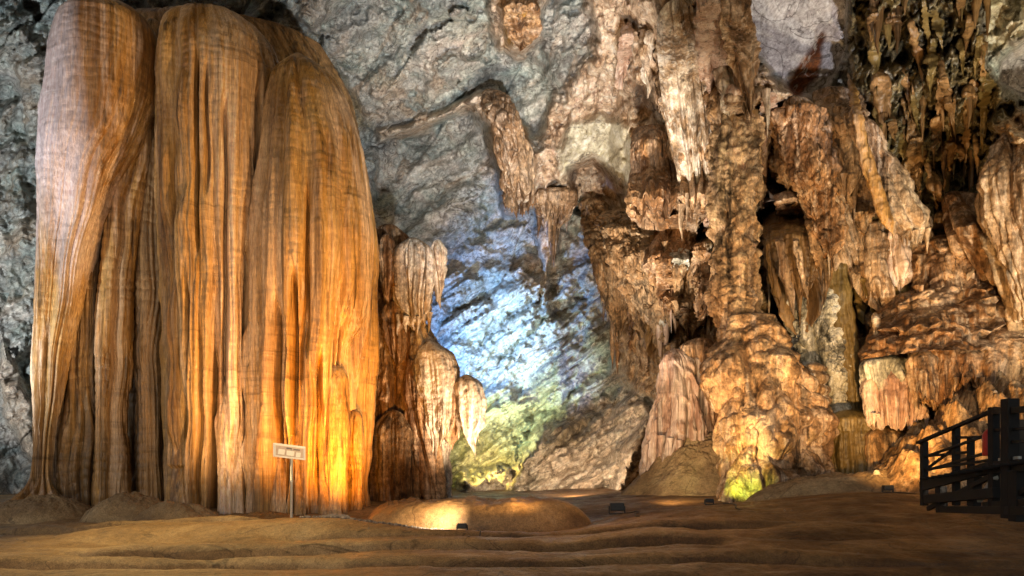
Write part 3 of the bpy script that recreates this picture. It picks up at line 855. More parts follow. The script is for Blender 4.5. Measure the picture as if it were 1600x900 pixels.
# rocks at the foot of the curtain
tag(mound('flowstone_mound', 70, 812, 19.3, 190, 40, M['sand'], 1.2, 1, 0.10), 'pale cone-shaped mound under the slender left foot of the great curtain', 'mound')
tag(mound('flowstone_mound', 205, 822, 18.4, 175, 50, M['sand'], 1.0, 2, 0.10), 'rounded buff mound in front of the dark recess of the great curtain', 'mound')
tag(mound('flowstone_mound', 275, 828, 17.9, 170, 42, M['sand'], 0.9, 3, 0.10), 'low buff mound just right of the rounded one, below the curtain', 'mound')
tag(mound('flowstone_mound', 400, 826, 18.0, 190, 28, M['mud'], 0.8, 4, 0.10), 'flat brown mound behind the sign post', 'mound')
tag(mound('flowstone_mound', 515, 838, 16.6, 125, 34, M['greymound'], 0.6, 5, 0.05), 'grey silty mound just right of the sign post', 'mound')
ld = mound('flowstone_ledge', 745, 834, 16.6, 365, 54, M['ledge'], 1.15, 6, 0.05, ridge=0.06, power=7.0, skew=0.12)
tag(ld, 'long wet brown rock ledge on the floor with a glaring lit end', 'rock ledge')
tag(mound('flowstone_mound', 640, 812, 18.2, 150, 30, M['ledge'], 0.8, 7, 0.10), 'dark brown mound between the great curtain and the lit ledge', 'mound')

# ------------------------------------------------------------------ stalagmite column in the middle
m = empty('stalagmite_column', P(655, 790, 26), 'tiered cream and rust stalagmite with hanging draperies, right behind the great curtain', 'stalagmite')
TF = [(1.6, 0.38, 0.06, 0.6), (4.0, 0.18, 0.12, 0.6), (9.0, 0.06, 0.3, 0.8)]
lobe('trunk', [(350, 585, 630), (400, 588, 640), (480, 590, 655), (560, 585, 660), (640, 590, 655), (720, 582, 660), (810, 575, 665)], 26.8, M['rust'], m, 0.9, TF, bil=[(0.9, 0.5), (2.2, 0.2)], fb=[(2.5, 0.08)], seed=31)
lobe('trunk', [(500, 640, 668), (560, 636, 705), (640, 640, 712), (700, 655, 705), (810, 665, 705)], 26.2, M['cream'], m, 0.8, TF, bil=[(1.0, 0.35)], fb=[(2.5, 0.08)], seed=32)
for rows, Y, mt, sd in (
        ([(371, 622, 668), (385, 612, 682), (420, 612, 682), (470, 618, 676), (512, 630, 672)], 25.6, 'cream', 33),
        ([(374, 672, 696), (390, 668, 701), (430, 676, 700), (470, 684, 694)], 25.8, 'cream', 34),
        ([(365, 590, 618), (400, 586, 622), (440, 590, 622), (470, 598, 618)], 25.7, 'rust', 35),
        ([(532, 650, 690), (550, 645, 712), (600, 650, 716), (650, 660, 712), (690, 668, 700)], 25.4, 'cream', 36),
        ([(585, 712, 745), (596, 704, 757), (640, 708, 757), (670, 715, 755), (692, 735, 752)], 25.2, 'cream', 37),
        ([(600, 690, 715), (620, 684, 722), (660, 690, 720), (685, 700, 712)], 25.3, 'rust', 38),
        ([(560, 630, 650), (600, 628, 668), (660, 636, 676), (720, 655, 690), (800, 672, 698)], 25.5, 'rust', 39),
        ([(640, 590, 640), (670, 580, 655), (800, 578, 660)], 25.6, 'brown', 40),
        ([(470, 596, 630), (490, 594, 640), (530, 598, 640), (570, 606, 632)], 25.8, 'rust', 42)):
    hang = rows[-1][0] < 780
    lobe('drapery', rows, Y, M[mt], m, 0.7, TF, (0.7, 1.1), bil=[(1.3, 0.12)], fb=[(3, 0.05)], drip=0.7 if hang else 0, dripf=2.6, seed=sd, dome=0.28, tip=0.12 if hang else 0, q=1.5)
fringe([(618, 500), (645, 508), (672, 498)], 7, (8, 34), (7, 12), 25.5, M['cream'], m, 3)
fringe([(708, 655), (730, 680), (754, 670)], 6, (8, 24), (7, 12), 25.2, M['cream'], m, 4)
fringe([(660, 665), (690, 690), (712, 660)], 6, (12, 50), (7, 12), 25.4, M['cream'], m, 5)

# ------------------------------------------------------------------ right-hand column group
C = empty('flowstone_column', P(1205, 785, 21), 'stout knobbly tan column swelling to a broad foot lit yellow green', 'flowstone column')
KN = dict(bil=[(0.55, 0.55, 0.9), (1.4, 0.30, 0.8), (3.6, 0.09, 0.5)], fb=[(1.2, 0.10), (9.0, 0.02)])
lobe('shaft', [(120, 1112, 1176), (200, 1106, 1182), (300, 1104, 1182), (380, 1106, 1182), (450, 1114, 1188), (520, 1118, 1198), (580, 1124, 1212)], 22.0, M['knob'], C, 0.9, [(0.9, 0.30, 0.25, 0.7), (2.6, 0.14, 0.3, 0.7)],
     step=(0.55, 0.22), seed=51, dome=0.05, root=0.35, q=1.3, bil=[(0.9, 0.30, 0.55), (2.1, 0.18, 0.6), (5.0, 0.08, 0.6)], fb=[(1.0, 0.18), (5.0, 0.06)])
lobe('bulb', [(490, 1140, 1200), (530, 1122, 1215), (560, 1116, 1238), (590, 1114, 1258), (640, 1124, 1268), (680, 1132, 1280), (730, 1150, 1290)], 21.2, M['knob'], C, 0.85, (), step=(0.6, 0.18), seed=52, dome=0.04, root=0.0, lean=-0.9, q=1.3, **KN)
lobe('shoulder', [(540, 1195, 1235), (580, 1185, 1258), (640, 1190, 1275), (690, 1200, 1290)], 20.7, M['knob'], C, 0.8, (), seed=54, dome=0.15, q=1.4, **KN)
lobe('foot', [(615, 1215, 1270), (640, 1200, 1292), (690, 1195, 1302), (740, 1198, 1300), (790, 1200, 1296)], 20.6, M['tan'], C, 0.8, [(2.2, 0.30, 0.2, 0.7), (6, 0.1, 0.3, 0.8)], (0.5, 1.1), seed=53, dome=0.3, q=1.4, lean=-0.7, **KN)
lobe('foot', [(600, 1140, 1200), (650, 1130, 1225), (710, 1126, 1232), (790, 1128, 1238)], 20.35, M['knob'], C, 0.8, [(2.4, 0.28, 0.2, 0.7), (6, 0.1, 0.3, 0.8)], (0.5, 1.1), seed=55, dome=0.35, q=1.5, lean=-0.9, **KN)

D = empty('stone_pillar', P(1330, 645, 23), 'smooth slender olive pillar leaning beside the crusty white column', 'stone pillar')
lobe('shaft', [(300, 1268, 1306), (395, 1284, 1322), (430, 1288, 1326), (520, 1302, 1338), (600, 1316, 1346), (670, 1322, 1352)], 22.4, M['olive'], D, 0.9, [(1.5, 0.12, 0.05, 0.8), (4, 0.05, 0.1, 0.8)], fb=[(2, 0.06)], seed=60, dome=0.05, q=1.5, root=0.35)

W = empty('crusty_column', P(1280, 660, 22.6), 'crusty whitish column speckled with dark lichen, behind the stout knobbly column', 'rock column')
lobe('shaft', [(380, 1215, 1290), (480, 1228, 1308), (540, 1240, 1322), (600, 1262, 1334), (660, 1262, 1336), (720, 1258, 1340)], 22.8, M['white'], W, 0.8, [(2.0, 0.3, 0.15, 0.7)], bil=[(1.2, 0.5), (3, 0.25), (7, 0.1)], fb=[(4, 0.1)], seed=61, dome=0.08, root=0.3, q=1.6)
lobe('stacked_plates', [(566, 1258, 1284), (580, 1254, 1290), (620, 1256, 1294), (670, 1262, 1296)], 21.7, M['cream'], W, 0.9, (), rip=(2.6, 0.22), seed=62, dome=0.1, q=1.8, fb=[(3, 0.06)])

p = empty('pink_flowstone', P(1070, 720, 24), 'pinkish fluted flowstone with an amber-lit top, left of the stout knobbly column', 'flowstone')
lobe('cascade', [(545, 1035, 1075), (565, 1028, 1090), (620, 1024, 1100), (690, 1010, 1112), (770, 1002, 1080)], 24.0, M['pink'], p, 0.7, TF, (0.6, 1.2), bil=[(1.0, 0.3)], step=(0.5, 0.25), seed=63, dome=0.1, q=1.5)
lobe('cascade', [(528, 1070, 1120), (545, 1062, 1130), (600, 1068, 1135), (680, 1080, 1135)], 24.2, M['rust'], p, 0.6, TF, (0.6, 1.2), bil=[(1.2, 0.3)], seed=64, dome=0.1, q=1.5)
fringe([(1030, 690), (1070, 700), (1110, 690)], 6, (10, 50), (10, 16), 23.4, M['pink'], p, 9)

s1 = mound('sand_slope', 1085, 792, 23.6, 250, 118, M['sand'], 2.4, 11, 0.12, power=1.4, skew=0.3)
tag(s1, 'bare sandy slope left of the stout knobbly column', 'sand slope')

# right terraces
def tuft(name, label, parts, cat='flowstone', loc=None, fr=()):
    e = empty(name, loc, label, cat)
    for k, (pn_, rows, Y, mt, kw) in enumerate(parts):
        a = dict(dr=0.75, fl=[(1.4, 0.22, 0.08, 0.7), (3.6, 0.13, 0.15, 0.7), (8, 0.06, 0.3, 0.8)], env=(0.4, 1.2), drip=0.4, dripf=2.4, dome=0.35, q=1.4, seed=70 + hash_(label) + k, fb=[(2.5, 0.06)])
        a.update(kw)
        lobe(pn_, rows, Y, M[mt], e, **a)
    for f in fr:
        fringe(*f[:5], M[f[5]], e, f[6])
    return e


def hash_(s):
    return sum(ord(c) * (i + 1) for i, c in enumerate(s)) % 97


tuft('flowstone_cascade', 'pale pinkish fringed flowstone apron low beside the olive pillar',
     [('apron', [(556, 1365, 1420), (575, 1352, 1438), (620, 1350, 1442), (668, 1362, 1436)], 20.6, 'pink', dict(lean=-0.6)),
      ('cap', [(552, 1352, 1410), (565, 1346, 1428), (595, 1350, 1436), (612, 1356, 1430)], 20.7, 'white', dict(bil=[(1.5, 0.3)], drip=0.2))],
     loc=P(1395, 668, 20.6), fr=[([(1362, 655), (1400, 662), (1436, 650)], 9, (4, 18), (7, 12), 20.2, 'pink', 1)])
tuft('flowstone_cascade', 'broad orange fringed flowstone apron in the middle of the terraces',
     [('apron', [(498, 1440, 1500), (520, 1424, 1528), (570, 1420, 1532), (626, 1432, 1512)], 20.0, 'rust', dict(lean=-0.8)),
      ('apron', [(540, 1425, 1450), (560, 1416, 1466), (632, 1424, 1470)], 19.6, 'tan', dict(lean=-0.4))],
     loc=P(1475, 626, 20), fr=[([(1430, 622), (1470, 626), (1516, 600)], 12, (4, 20), (7, 12), 19.5, 'rust', 2)])
tuft('flowstone_cascade', 'orange fringed flowstone apron at the right edge above the brown slope',
     [('apron', [(505, 1540, 1600), (525, 1522, 1630), (570, 1512, 1640), (612, 1520, 1620)], 19.4, 'rust', dict(lean=-0.8)),
      ('apron', [(540, 1490, 1530), (556, 1482, 1545), (604, 1490, 1540)], 19.4, 'rust', dict(lean=-0.4))],
     loc=P(1570, 612, 19.4), fr=[([(1488, 600), (1540, 600), (1610, 580)], 12, (4, 18), (7, 12), 19.0, 'rust', 3)])
tuft('rimstone_terrace', 'scaly terrace of small curved ledges above the fringed aprons',
     [('terrace', [(440, 1430, 1560), (455, 1400, 1620), (500, 1375, 1650), (560, 1360, 1650)], 21.2, 'rust',
       dict(fl=[], env=(1, 1), step=(1.5, 0.45), bil=[(0.7, 0.5), (1.8, 0.25), (5, 0.08)], drip=0, dome=0.25, dr=0.6, lean=-1.5))], 'terrace', P(1480, 560, 21.2))
tuft('banded_dome', 'banded brown flowstone dome with layered ledges at the back of the terraces',
     [('dome', [(368, 1440, 1500), (385, 1425, 1540), (420, 1420, 1545), (465, 1430, 1545)], 21.6, 'rust', dict(step=(1.3, 0.3), dome=0.2, lean=-0.8, drip=0.3)),
      ('drapery', [(395, 1508, 1545), (410, 1500, 1562), (470, 1505, 1560)], 21.0, 'pink', dict(dome=0.2))], 'flowstone', P(1485, 465, 21.6),
     fr=[([(1425, 455), (1480, 462), (1545, 460)], 10, (4, 22), (7, 12), 20.8, 'rust', 4)])
tuft('knobby_drapery', 'knobbly pinkish drapery hanging left of the banded dome',
     [('drapery', [(345, 1355, 1380), (370, 1350, 1392), (440, 1352, 1398), (478, 1362, 1392)], 21.8, 'tan', dict(bil=[(1.6, 0.3), (4, 0.12)], tip=0.1, dome=0.08)),
      ('drapery', [(350, 1388, 1410), (380, 1384, 1420), (430, 1388, 1424), (458, 1398, 1416)], 21.5, 'pink', dict(bil=[(1.6, 0.3), (4, 0.12)], tip=0.1, dome=0.08)),
      ('knob', [(488, 1362, 1372), (500, 1358, 1378), (540, 1362, 1376)], 21.0, 'cream', dict(bil=[(2, 0.1)], dome=0.2))], 'drapery', P(1385, 478, 21.8))
tuft('brown_stub', 'dull brown rock stub standing at the foot of the olive pillar',
     [('stub', [(640, 1295, 1360), (655, 1290, 1384), (700, 1292, 1386), (760, 1296, 1392)], 21.4, 'olive', dict(drip=0, dome=0.15, bil=[(0.8, 0.3)])),
      ('stub', [(665, 1358, 1400), (680, 1352, 1420), (760, 1356, 1430)], 20.6, 'brown', dict(drip=0, dome=0.2))], 'rock', P(1340, 745, 21.4))
sl = mound('brown_slope', 1560, 770, 18.6, 420, 172, M['brown'], 3.0, 13, 0.30, ridge=0.75, power=1.5, skew=0.25)
tag(sl, 'brown streaked rock slope rising behind the wooden railing', 'rock slope')
tag(mound('flowstone_mound', 1330, 775, 18.6, 330, 38, M['sand'], 1.3, 14, 0.08), 'low lit sandy mound under the brown stub, behind the bank', 'mound')

# ------------------------------------------------------------------ hanging formations
def hang(name, label, rows_list, cat='stalactites', fr=()):
    r0 = rows_list[0]
    return tuft(name, label, [(pn_, rows, Y, mt, dict(dict(dome=0.06, root=0.3, tip=0.14, drip=0.8, dripf=2.0, bil=[(1.3, 0.22), (3.5, 0.1)], env=(0.8, 1.2), q=1.4), **kw)) for pn_, rows, Y, mt, kw in rows_list],
                cat, P(r0[1][0][1], r0[1][0][0], r0[2]), fr)


hang('fluted_drapery', 'beige pleated drapery hanging below the smooth pale roof patch',
     [('drapery', [(140, 1268, 1330), (180, 1274, 1342), (240, 1284, 1350), (290, 1296, 1348)], 20.6, 'tan', dict(cling=0.5, fl=[(2.2, 0.30, 0.06, 0.6), (6, 0.1, 0.15, 0.7)], drip=0.9))],
     'drapery', [([(1285, 272), (1315, 282), (1345, 285)], 9, (6, 30), (8, 13), None, 'tan', 11)])
hang('curtain_sheet', 'long ochre rock curtain sweeping down to the right from the roof',
     [('sheet', [(120, 1322, 1336), (170, 1330, 1352), (230, 1340, 1384), (290, 1354, 1420), (340, 1376, 1446), (376, 1412, 1452)], 19.8, 'tan', dict(fl=[(1.3, 0.30, 0.03, 0.7), (4, 0.1, 0.1, 0.7)], drip=0.3, dr=0.8, tip=0.06)),
      ('edge', [(110, 1322, 1332), (200, 1334, 1352), (280, 1350, 1376), (340, 1372, 1394), (365, 1390, 1402)], 19.4, 'amber', dict(fl=[(2, 0.06, 0.03, 0.8)], drip=0.1, tip=0.06, bil=()))],
     'drapery', [([(1395, 355), (1420, 372), (1450, 368)], 8, (5, 40), (6, 10), 19.6, 'tan', 12)])
hang('hanging_wedge', 'rough reddish tan wedge hanging to a point left of the ochre curtain',
     [('wedge', [(170, 1195, 1290), (220, 1218, 1300), (280, 1240, 1308), (340, 1264, 1312), (405, 1290, 1306), (425, 1296, 1304)], 20.8, 'rust', dict(cling=0.7, bil=[(1.2, 0.4), (3, 0.25), (7, 0.12)], drip=0.3, tip=0.06))],
     'stalactite')
hang('dark_drapery', 'long shadowed ribbed drapery between the stout column and the olive pillar',
     [('drapery', [(330, 1195, 1290), (400, 1196, 1296), (450, 1205, 1300), (500, 1222, 1280)], 22.6, 'umber', dict(drip=1.4)),
      ('rib', [(335, 1205, 1216), (420, 1218, 1232), (480, 1236, 1246)], 21.7, 'tan', dict(bil=(), fl=[(4, 0.05, 0.1, 0.7)])),
      ('rib', [(340, 1228, 1242), (420, 1246, 1258), (470, 1260, 1266)], 21.6, 'tan', dict(bil=(), fl=[(4, 0.05, 0.1, 0.7)])),
      ('rib', [(320, 1255, 1270), (400, 1268, 1284), (440, 1278, 1288)], 21.6, 'brown', dict(bil=(), fl=[(4, 0.05, 0.1, 0.7)]))], 'drapery')
hang('pleated_drapery', 'pinkish pleated drapery with a dark slanting lower edge, beside the cream arch',
     [('drapery', [(200, 988, 1050), (250, 984, 1060), (300, 982, 1072), (345, 985, 1062)], 24.6, 'rust', dict(cling=0.4, drip=0.6, tip=0.05, bil=[(1.2, 0.2)])),
      ('drapery', [(190, 1040, 1072), (260, 1048, 1086), (330, 1058, 1092), (400, 1066, 1090)], 24.2, 'tan', dict(cling=0.4, tip=0.3))], 'drapery',
     [([(985, 338), (1025, 345), (1062, 335)], 10, (4, 26), (7, 12), None, 'rust', 13)])
hang('orange_lobe', 'orange flowstone lobe with a pale patch below the pleated drapery',
     [('lobe', [(335, 1040, 1080), (360, 1020, 1090), (390, 1005, 1080), (430, 1000, 1050)], 24.3, 'rust', dict(cling=0.5, dome=0.2, drip=0.5)),
      ('lobe', [(380, 1040, 1066), (395, 1036, 1076), (430, 1044, 1072)], 24.0, 'white', dict(cling=0.5, dome=0.2, drip=0.3))], 'flowstone')
hang('stalactite_cluster', 'thin ochre stalactites hanging from the lip between grey wall and cream arch',
     [('root', [(300, 835, 905), (316, 838, 902), (336, 846, 892), (352, 855, 880)], 30.5, 'tan', dict(cling=0.3, drip=0.8, tip=0.3))], 'stalactites',
     [([(838, 318), (870, 330), (905, 300)], 12, (10, 75), (9, 16), None, 'tan', 14), ([(858, 340), (872, 340)], 2, (75, 105), (14, 18), None, 'tan', 15)])
hang('stalactite_cluster', 'brown stalactites along the ragged edge of the central wall, ending over the blue-lit rock',
     [('root', [(310, 900, 945), (360, 912, 965), (420, 930, 978), (480, 945, 985), (530, 955, 978)], 28.0, 'brown', dict(cling=0.4, bil=[(1.0, 0.4), (2.5, 0.2)], tip=0.2)),
      ('root', [(330, 930, 1000), (400, 950, 1030), (470, 975, 1040), (520, 990, 1035)], 26.5, 'brown', dict(cling=0.4, bil=[(1.0, 0.5), (2.5, 0.3), (6, 0.12)], tip=0.2))], 'stalactites',
     [([(925, 380), (950, 450), (962, 480)], 8, (20, 80), (10, 18), None, 'tan', 16), ([(955, 480), (968, 490)], 2, (90, 105), (16, 20), None, 'rust', 17), ([(985, 500), (1010, 515), (1035, 500)], 8, (10, 50), (9, 15), None, 'brown', 18)])
hang('stalactite_cluster', 'pair of long pinkish stalactites over the pinkish flowstone',
     [('root', [(400, 1020, 1055), (440, 1024, 1052), (480, 1028, 1048)], 24.0, 'rust', dict(cling=0.6, tip=0.3))], 'stalactites',
     [([(1030, 450), (1045, 450)], 2, (120, 140), (15, 19), None, 'pink', 19), ([(1052, 455), (1064, 450)], 2, (50, 70), (12, 15), None, 'tan', 20)])
hang('hanging_rock', 'hanging grey-brown knobs above the amber-lit hollow',
     [('knob', [(400, 1060, 1085), (450, 1058, 1092), (500, 1066, 1090), (530, 1072, 1084)], 23.6, 'brown', dict(cling=0.6, bil=[(1.4, 0.4), (3, 0.2)])),
      ('knob', [(380, 1080, 1105), (440, 1084, 1112), (490, 1092, 1112), (515, 1098, 1108)], 23.2, 'rust', dict(cling=0.6, bil=[(1.4, 0.4), (3, 0.2)]))], 'stalactites',
     [([(1055, 480), (1080, 500), (1110, 490)], 8, (8, 40), (8, 13), None, 'brown', 21)])
hang('hanging_ridge', 'ochre and tan ridge hanging from the roof beside the grey overhang',
     [('ridge', [(140, 745, 785), (180, 758, 812), (230, 772, 830), (280, 782, 838), (325, 790, 832)], 31.0, 'tan', dict(cling=0.3, drip=1.0, bil=[(0.8, 0.4), (2, 0.25)], dome=0.1, tip=0.08))], 'rock ridge',
     [([(788, 315), (812, 325), (834, 312)], 8, (5, 26), (9, 15), None, 'rust', 22)])
hang('roof_crag', 'small ochre crag clinging to the grey roof at the top of the view',
     [('crag', [(-20, 780, 840), (20, 780, 838), (50, 786, 836), (75, 798, 825)], 29.0, 'rust', dict(cling=0.3, bil=[(1, 0.4), (2.5, 0.25)], drip=0.5, tip=0.25))], 'rock crag')
SH = dict(bil=[(0.8, 0.12)], fb=[(2.0, 0.03)], fl=[(1.2, 0.35, 0.03, 0.7), (3.2, 0.26, 0.05, 0.6), (8.0, 0.10, 0.1, 0.7)], drip=0.7, dripf=3.0, tip=0.05, dome=0.08)
hang('fluted_curtain', 'tall straight fluted curtain on the wall just above and left of the knobbly column', [
    ('curtain', [(0, 1035, 1085), (110, 1040, 1108), (220, 1052, 1122), (318, 1068, 1118)], 24.0, 'cream', dict(SH, cling=0.5)),
    ('curtain', [(190, 1060, 1096), (260, 1064, 1102), (350, 1072, 1104)], 24.0, 'rust', dict(SH, cling=0.7))], 'drapery',
    [([(1064, 310), (1092, 318), (1118, 305)], 8, (10, 50), (6, 10), None, 'tan', 31)])
hang('fluted_curtain', 'fluted curtain slanting down from the hanging wedge towards the olive pillar', [
    ('curtain', [(150, 1222, 1262), (230, 1240, 1300), (320, 1262, 1330), (400, 1296, 1356), (440, 1316, 1362)], 21.5, 'tan', dict(SH, cling=0.55))], 'drapery',
    [([(1300, 425), (1330, 445), (1360, 435)], 8, (10, 46), (6, 10), None, 'tan', 32)])
hang('fluted_curtain', 'golden fluted curtain fanning out between banded dome and leaning fluted column', [
    ('curtain', [(300, 1470, 1510), (350, 1480, 1550), (410, 1505, 1590), (452, 1530, 1606)], 20.5, 'rust', dict(SH, cling=0.5))], 'drapery',
    [([(1530, 446), (1565, 456), (1604, 448)], 9, (8, 36), (6, 10), None, 'rust', 33)])
e = empty('wall_stalactites', P(1180, 320, 22.5), 'scatter of thin sharp stalactites dripping over the brown wall around the knobbly column', 'stalactites')
rs = np.random.RandomState(17)
for i in range(95):
    px, py = rs.uniform(985, 1340), rs.uniform(150, 480)
    if 1100 < px < 1190 and py > 280:
        continue
    stalactite(px, py - 12, py + rs.uniform(18, 75), rs.uniform(5, 12), min(wall_y(px, py), wall_y(px, py + 20)) - rs.uniform(0.25, 0.7), M[('tan', 'brown', 'rust', 'cream', 'umber', 'pink')[rs.randint(6)]], e, i + 200)
hang('fluted_column', 'long fluted tan column leaning along the right edge of the view',
     [('shaft', [(188, 1580, 1640), (230, 1556, 1660), (280, 1544, 1680), (340, 1550, 1690), (420, 1575, 1700), (500, 1600, 1700)], 18.6, 'tan', dict(fl=[(1.6, 0.35, 0.03, 0.6), (4, 0.14, 0.06, 0.7), (9, 0.05, 0.2, 0.8)], dome=0.1, tip=0, drip=0)),
      ('shaft', [(300, 1520, 1560), (360, 1535, 1590), (430, 1555, 1612), (500, 1580, 1630), (560, 1600, 1650)], 19.2, 'brown', dict(fl=[(1.6, 0.3, 0.03, 0.6), (4, 0.14, 0.06, 0.7)], drip=0, dome=0.1, tip=0))], 'rock column')
hang('roof_drapery', 'row of tall tan drapes on the bright upper wall, left of the smooth roof patch',
     [('drapery', [(-40, 1080, 1130), (60, 1085, 1140), (130, 1095, 1140), (190, 1105, 1130)], 23.4, 'pink', dict(cling=0.3, tip=0.4)),
      ('drapery', [(-40, 1125, 1170), (40, 1128, 1178), (110, 1140, 1190), (180, 1158, 1188)], 23.0, 'tan', dict(cling=0.3, tip=0.4)),
      ('drapery', [(-40, 1020, 1070), (60, 1030, 1085), (150, 1042, 1090), (230, 1060, 1082)], 24.0, 'tan', dict(cling=0.3, tip=0.4))], 'drapery')
def clutter(name, label, cat, poly, n, wr, hr, mats, seed, off=0.3):
    rs = np.random.RandomState(seed)
    poly = np.array(poly, float)
    c = poly.mean(0)
    e = empty(name, P(c[0], c[1], wall_y(*c)), label, cat)
    k = 0
    while k < n:
        px, py = rs.uniform(poly[:, 0].min(), poly[:, 0].max()), rs.uniform(poly[:, 1].min(), poly[:, 1].max())
        if poly_sd(np.array([px], np.float32), np.array([py], np.float32), poly)[0] < 0:
            continue
        w, h = rs.uniform(*wr), rs.uniform(*hr)
        sl = rs.uniform(-0.1, 0.25) * h
        Y = min(wall_y(px, py), wall_y(px, py + h * 0.5)) - off * rs.uniform(0.3, 1.5)
        a, b, bt = rs.uniform(0.5, 0.9), rs.uniform(0.75, 1.0), rs.uniform(0.2, 0.5)
        rows = [(py, px - a * w / 2, px + a * w / 2), (py + 0.25 * h, px - w / 2 + 0.2 * sl, px + w / 2 + 0.2 * sl), (py + 0.65 * h, px - b * w / 2 + 0.6 * sl, px + b * w / 2 + 0.6 * sl),
                (py + h, px - bt * w + sl, px + bt * w + sl)]
        lobe('drapery', rows, Y, M[mats[rs.randint(len(mats))]], e, rs.uniform(0.5, 0.9), [(1.8, 0.22, 0.07, 0.6), (4.5, 0.10, 0.15, 0.7), (10, 0.04, 0.3, 0.8)], (0.7, 1.3), bil=[(1.3, 0.25), (3.2, 0.12)],
             fb=[(3, 0.06), (8, 0.02)], drip=rs.uniform(0.3, 1.2), dripf=rs.uniform(1.8, 3.5), dome=0.1, tip=rs.uniform(0.05, 0.15) if wr[1] > 22 else 0.5, cling=off * rs.uniform(0.2, 0.7), seed=seed * 7 + k, q=0.9)
        k += 1


clutter('wall_drapery', 'streaming tan drapes on the bright upper wall between cream arch and smooth roof patch', 'drapery', [(960, -10), (1150, -10), (1165, 120), (1120, 190), (1040, 170), (950, 60)], 22, (14, 40), (60, 130), ('tan', 'pink', 'cream', 'cream', 'tan'), 3)
clutter('wall_drapery', 'jumbled rusty drapes hanging above the stout knobbly column', 'drapery', [(1090, 150), (1200, 130), (1260, 180), (1270, 330), (1180, 300), (1080, 330), (1060, 230)], 24, (18, 50), (50, 130), ('tan', 'rust', 'brown', 'pink', 'umber'), 4, 0.6)
clutter('wall_drapery', 'crusty brown and whitish drapes between central stalactites and stout column', 'drapery', [(965, 380), (1090, 360), (1110, 440), (1090, 500), (1000, 500)], 26, (14, 34), (40, 100), ('brown', 'tan', 'white', 'rust', 'umber'), 5, 0.5)
clutter('wall_drapery', 'dull brown drapes behind the ochre curtain and the knobbly pinkish drapery', 'drapery', [(1330, 210), (1400, 300), (1540, 300), (1560, 400), (1430, 400), (1330, 460)], 26, (18, 44), (50, 130), ('brown', 'umber', 'tan', 'olive', 'rust'), 6, 0.5)
clutter('wall_drapery', 'dark olive drapes crowding the roof at the upper right', 'drapery', [(1335, -20), (1540, -20), (1550, 140), (1530, 260), (1440, 300), (1380, 200)], 46, (8, 20), (40, 120), ('olive', 'umber', 'umber', 'olive', 'umber'), 7, 0.35)
e = empty('roof_stalactites', P(1430, 60, 20), 'dense dark stalactites bristling from the roof at the upper right', 'stalactites')
rs = np.random.RandomState(5)
for i in range(34):
    px = rs.uniform(1335, 1555)
    py = rs.uniform(-30, 300)
    if px < 1330 + 0.35 * max(py - 80, 0) or (py > 200 and px > 1530):
        continue
    stalactite(px, py - 20, py + rs.uniform(20, 60), rs.uniform(7, 17), wall_y(px, py) - 0.15, M[('umber', 'olive', 'brown', 'umber', 'umber')[rs.randint(5)]], e, i)

def gravel():
    rs = np.random.RandomState(8)
    t = (1 + 5 ** 0.5) / 2
    iv = np.array([(-1, t, 0), (1, t, 0), (-1, -t, 0), (1, -t, 0), (0, -1, t), (0, 1, t), (0, -1, -t), (0, 1, -t), (t, 0, -1), (t, 0, 1), (-t, 0, -1), (-t, 0, 1)]) / 1.9
    fc = np.array([(0, 11, 5), (0, 5, 1), (0, 1, 7), (0, 7, 10), (0, 10, 11), (1, 5, 9), (5, 11, 4), (11, 10, 2), (10, 7, 6), (7, 1, 8), (3, 9, 4), (3, 4, 2), (3, 2, 6), (3, 6, 8), (3, 8, 9), (4, 9, 5), (2, 4, 11), (6, 2, 10), (8, 6, 7), (9, 8, 1)])
    V, Fs = [], []
    for i in range(640):
        if i < 620:
            Y = 15.35 + rs.normal(0, 0.16)
            x = P(rs.uniform(470, 730), 0, Y).x
            r = rs.uniform(0.015, 0.045)
        else:
            Y = rs.uniform(10, 16)
            x = P(rs.uniform(-20, 1400), 0, Y).x
            r = rs.uniform(0.008, 0.03)
        z = float(floor_h(np.array([x]), np.array([Y]))[0]) + r * 0.3
        V.append(iv * r * rs.uniform(0.6, 1.3, (12, 3)) + (x, Y, z))
        Fs.append(fc + 12 * i)
    me = raw_mesh('gravel', np.concatenate(V), np.concatenate(Fs))
    tag(link('gravel', me, M['greymound']), kind='stuff')


gravel()

# ------------------------------------------------------------------ sign
Ys = 15.6
zs = floor_h(np.array([P(455, 830, Ys).x]), np.array([Ys]))[0]
sx = P(455, 0, Ys).x
sg = empty('signpost', (sx, Ys, zs), 'small white framed sign board on a thin pole before the great curtain', 'sign')
ztop = P(0, 700, Ys).z
tube('post', M['pipe'], [(0.0, ztop), (0.032, ztop), (0.032, zs + 0.9), (0.038, zs + 0.9), (0.038, zs + 0.86), (0.032, zs + 0.85), (0.032, zs - 0.2)], sx, Ys + 0.03, sg, 12)
A, B = P(429, 703, Ys - 0.12), P(475, 708.5, Ys + 0.12)
hv = 0.27
up = Vector((0, 0, 1))
dd = (B - A).normalized()
nrm = dd.cross(up).normalized()
bd = boxes('board', M['sign_brown'], [(A, B, 0.03, hv)], sg)
boxes('frame', M['white_paint'], [(A + up * hv / 2, B + up * hv / 2, 0.06, 0.05), (A - up * hv / 2, B - up * hv / 2, 0.06, 0.04),
                                  (A - up * (hv / 2 + 0.02), A + up * (hv / 2 + 0.025), 0.06, 0.04), (B - up * (hv / 2 + 0.02), B + up * (hv / 2 + 0.025), 0.06, 0.04)], sg)
ln = (B - A).length
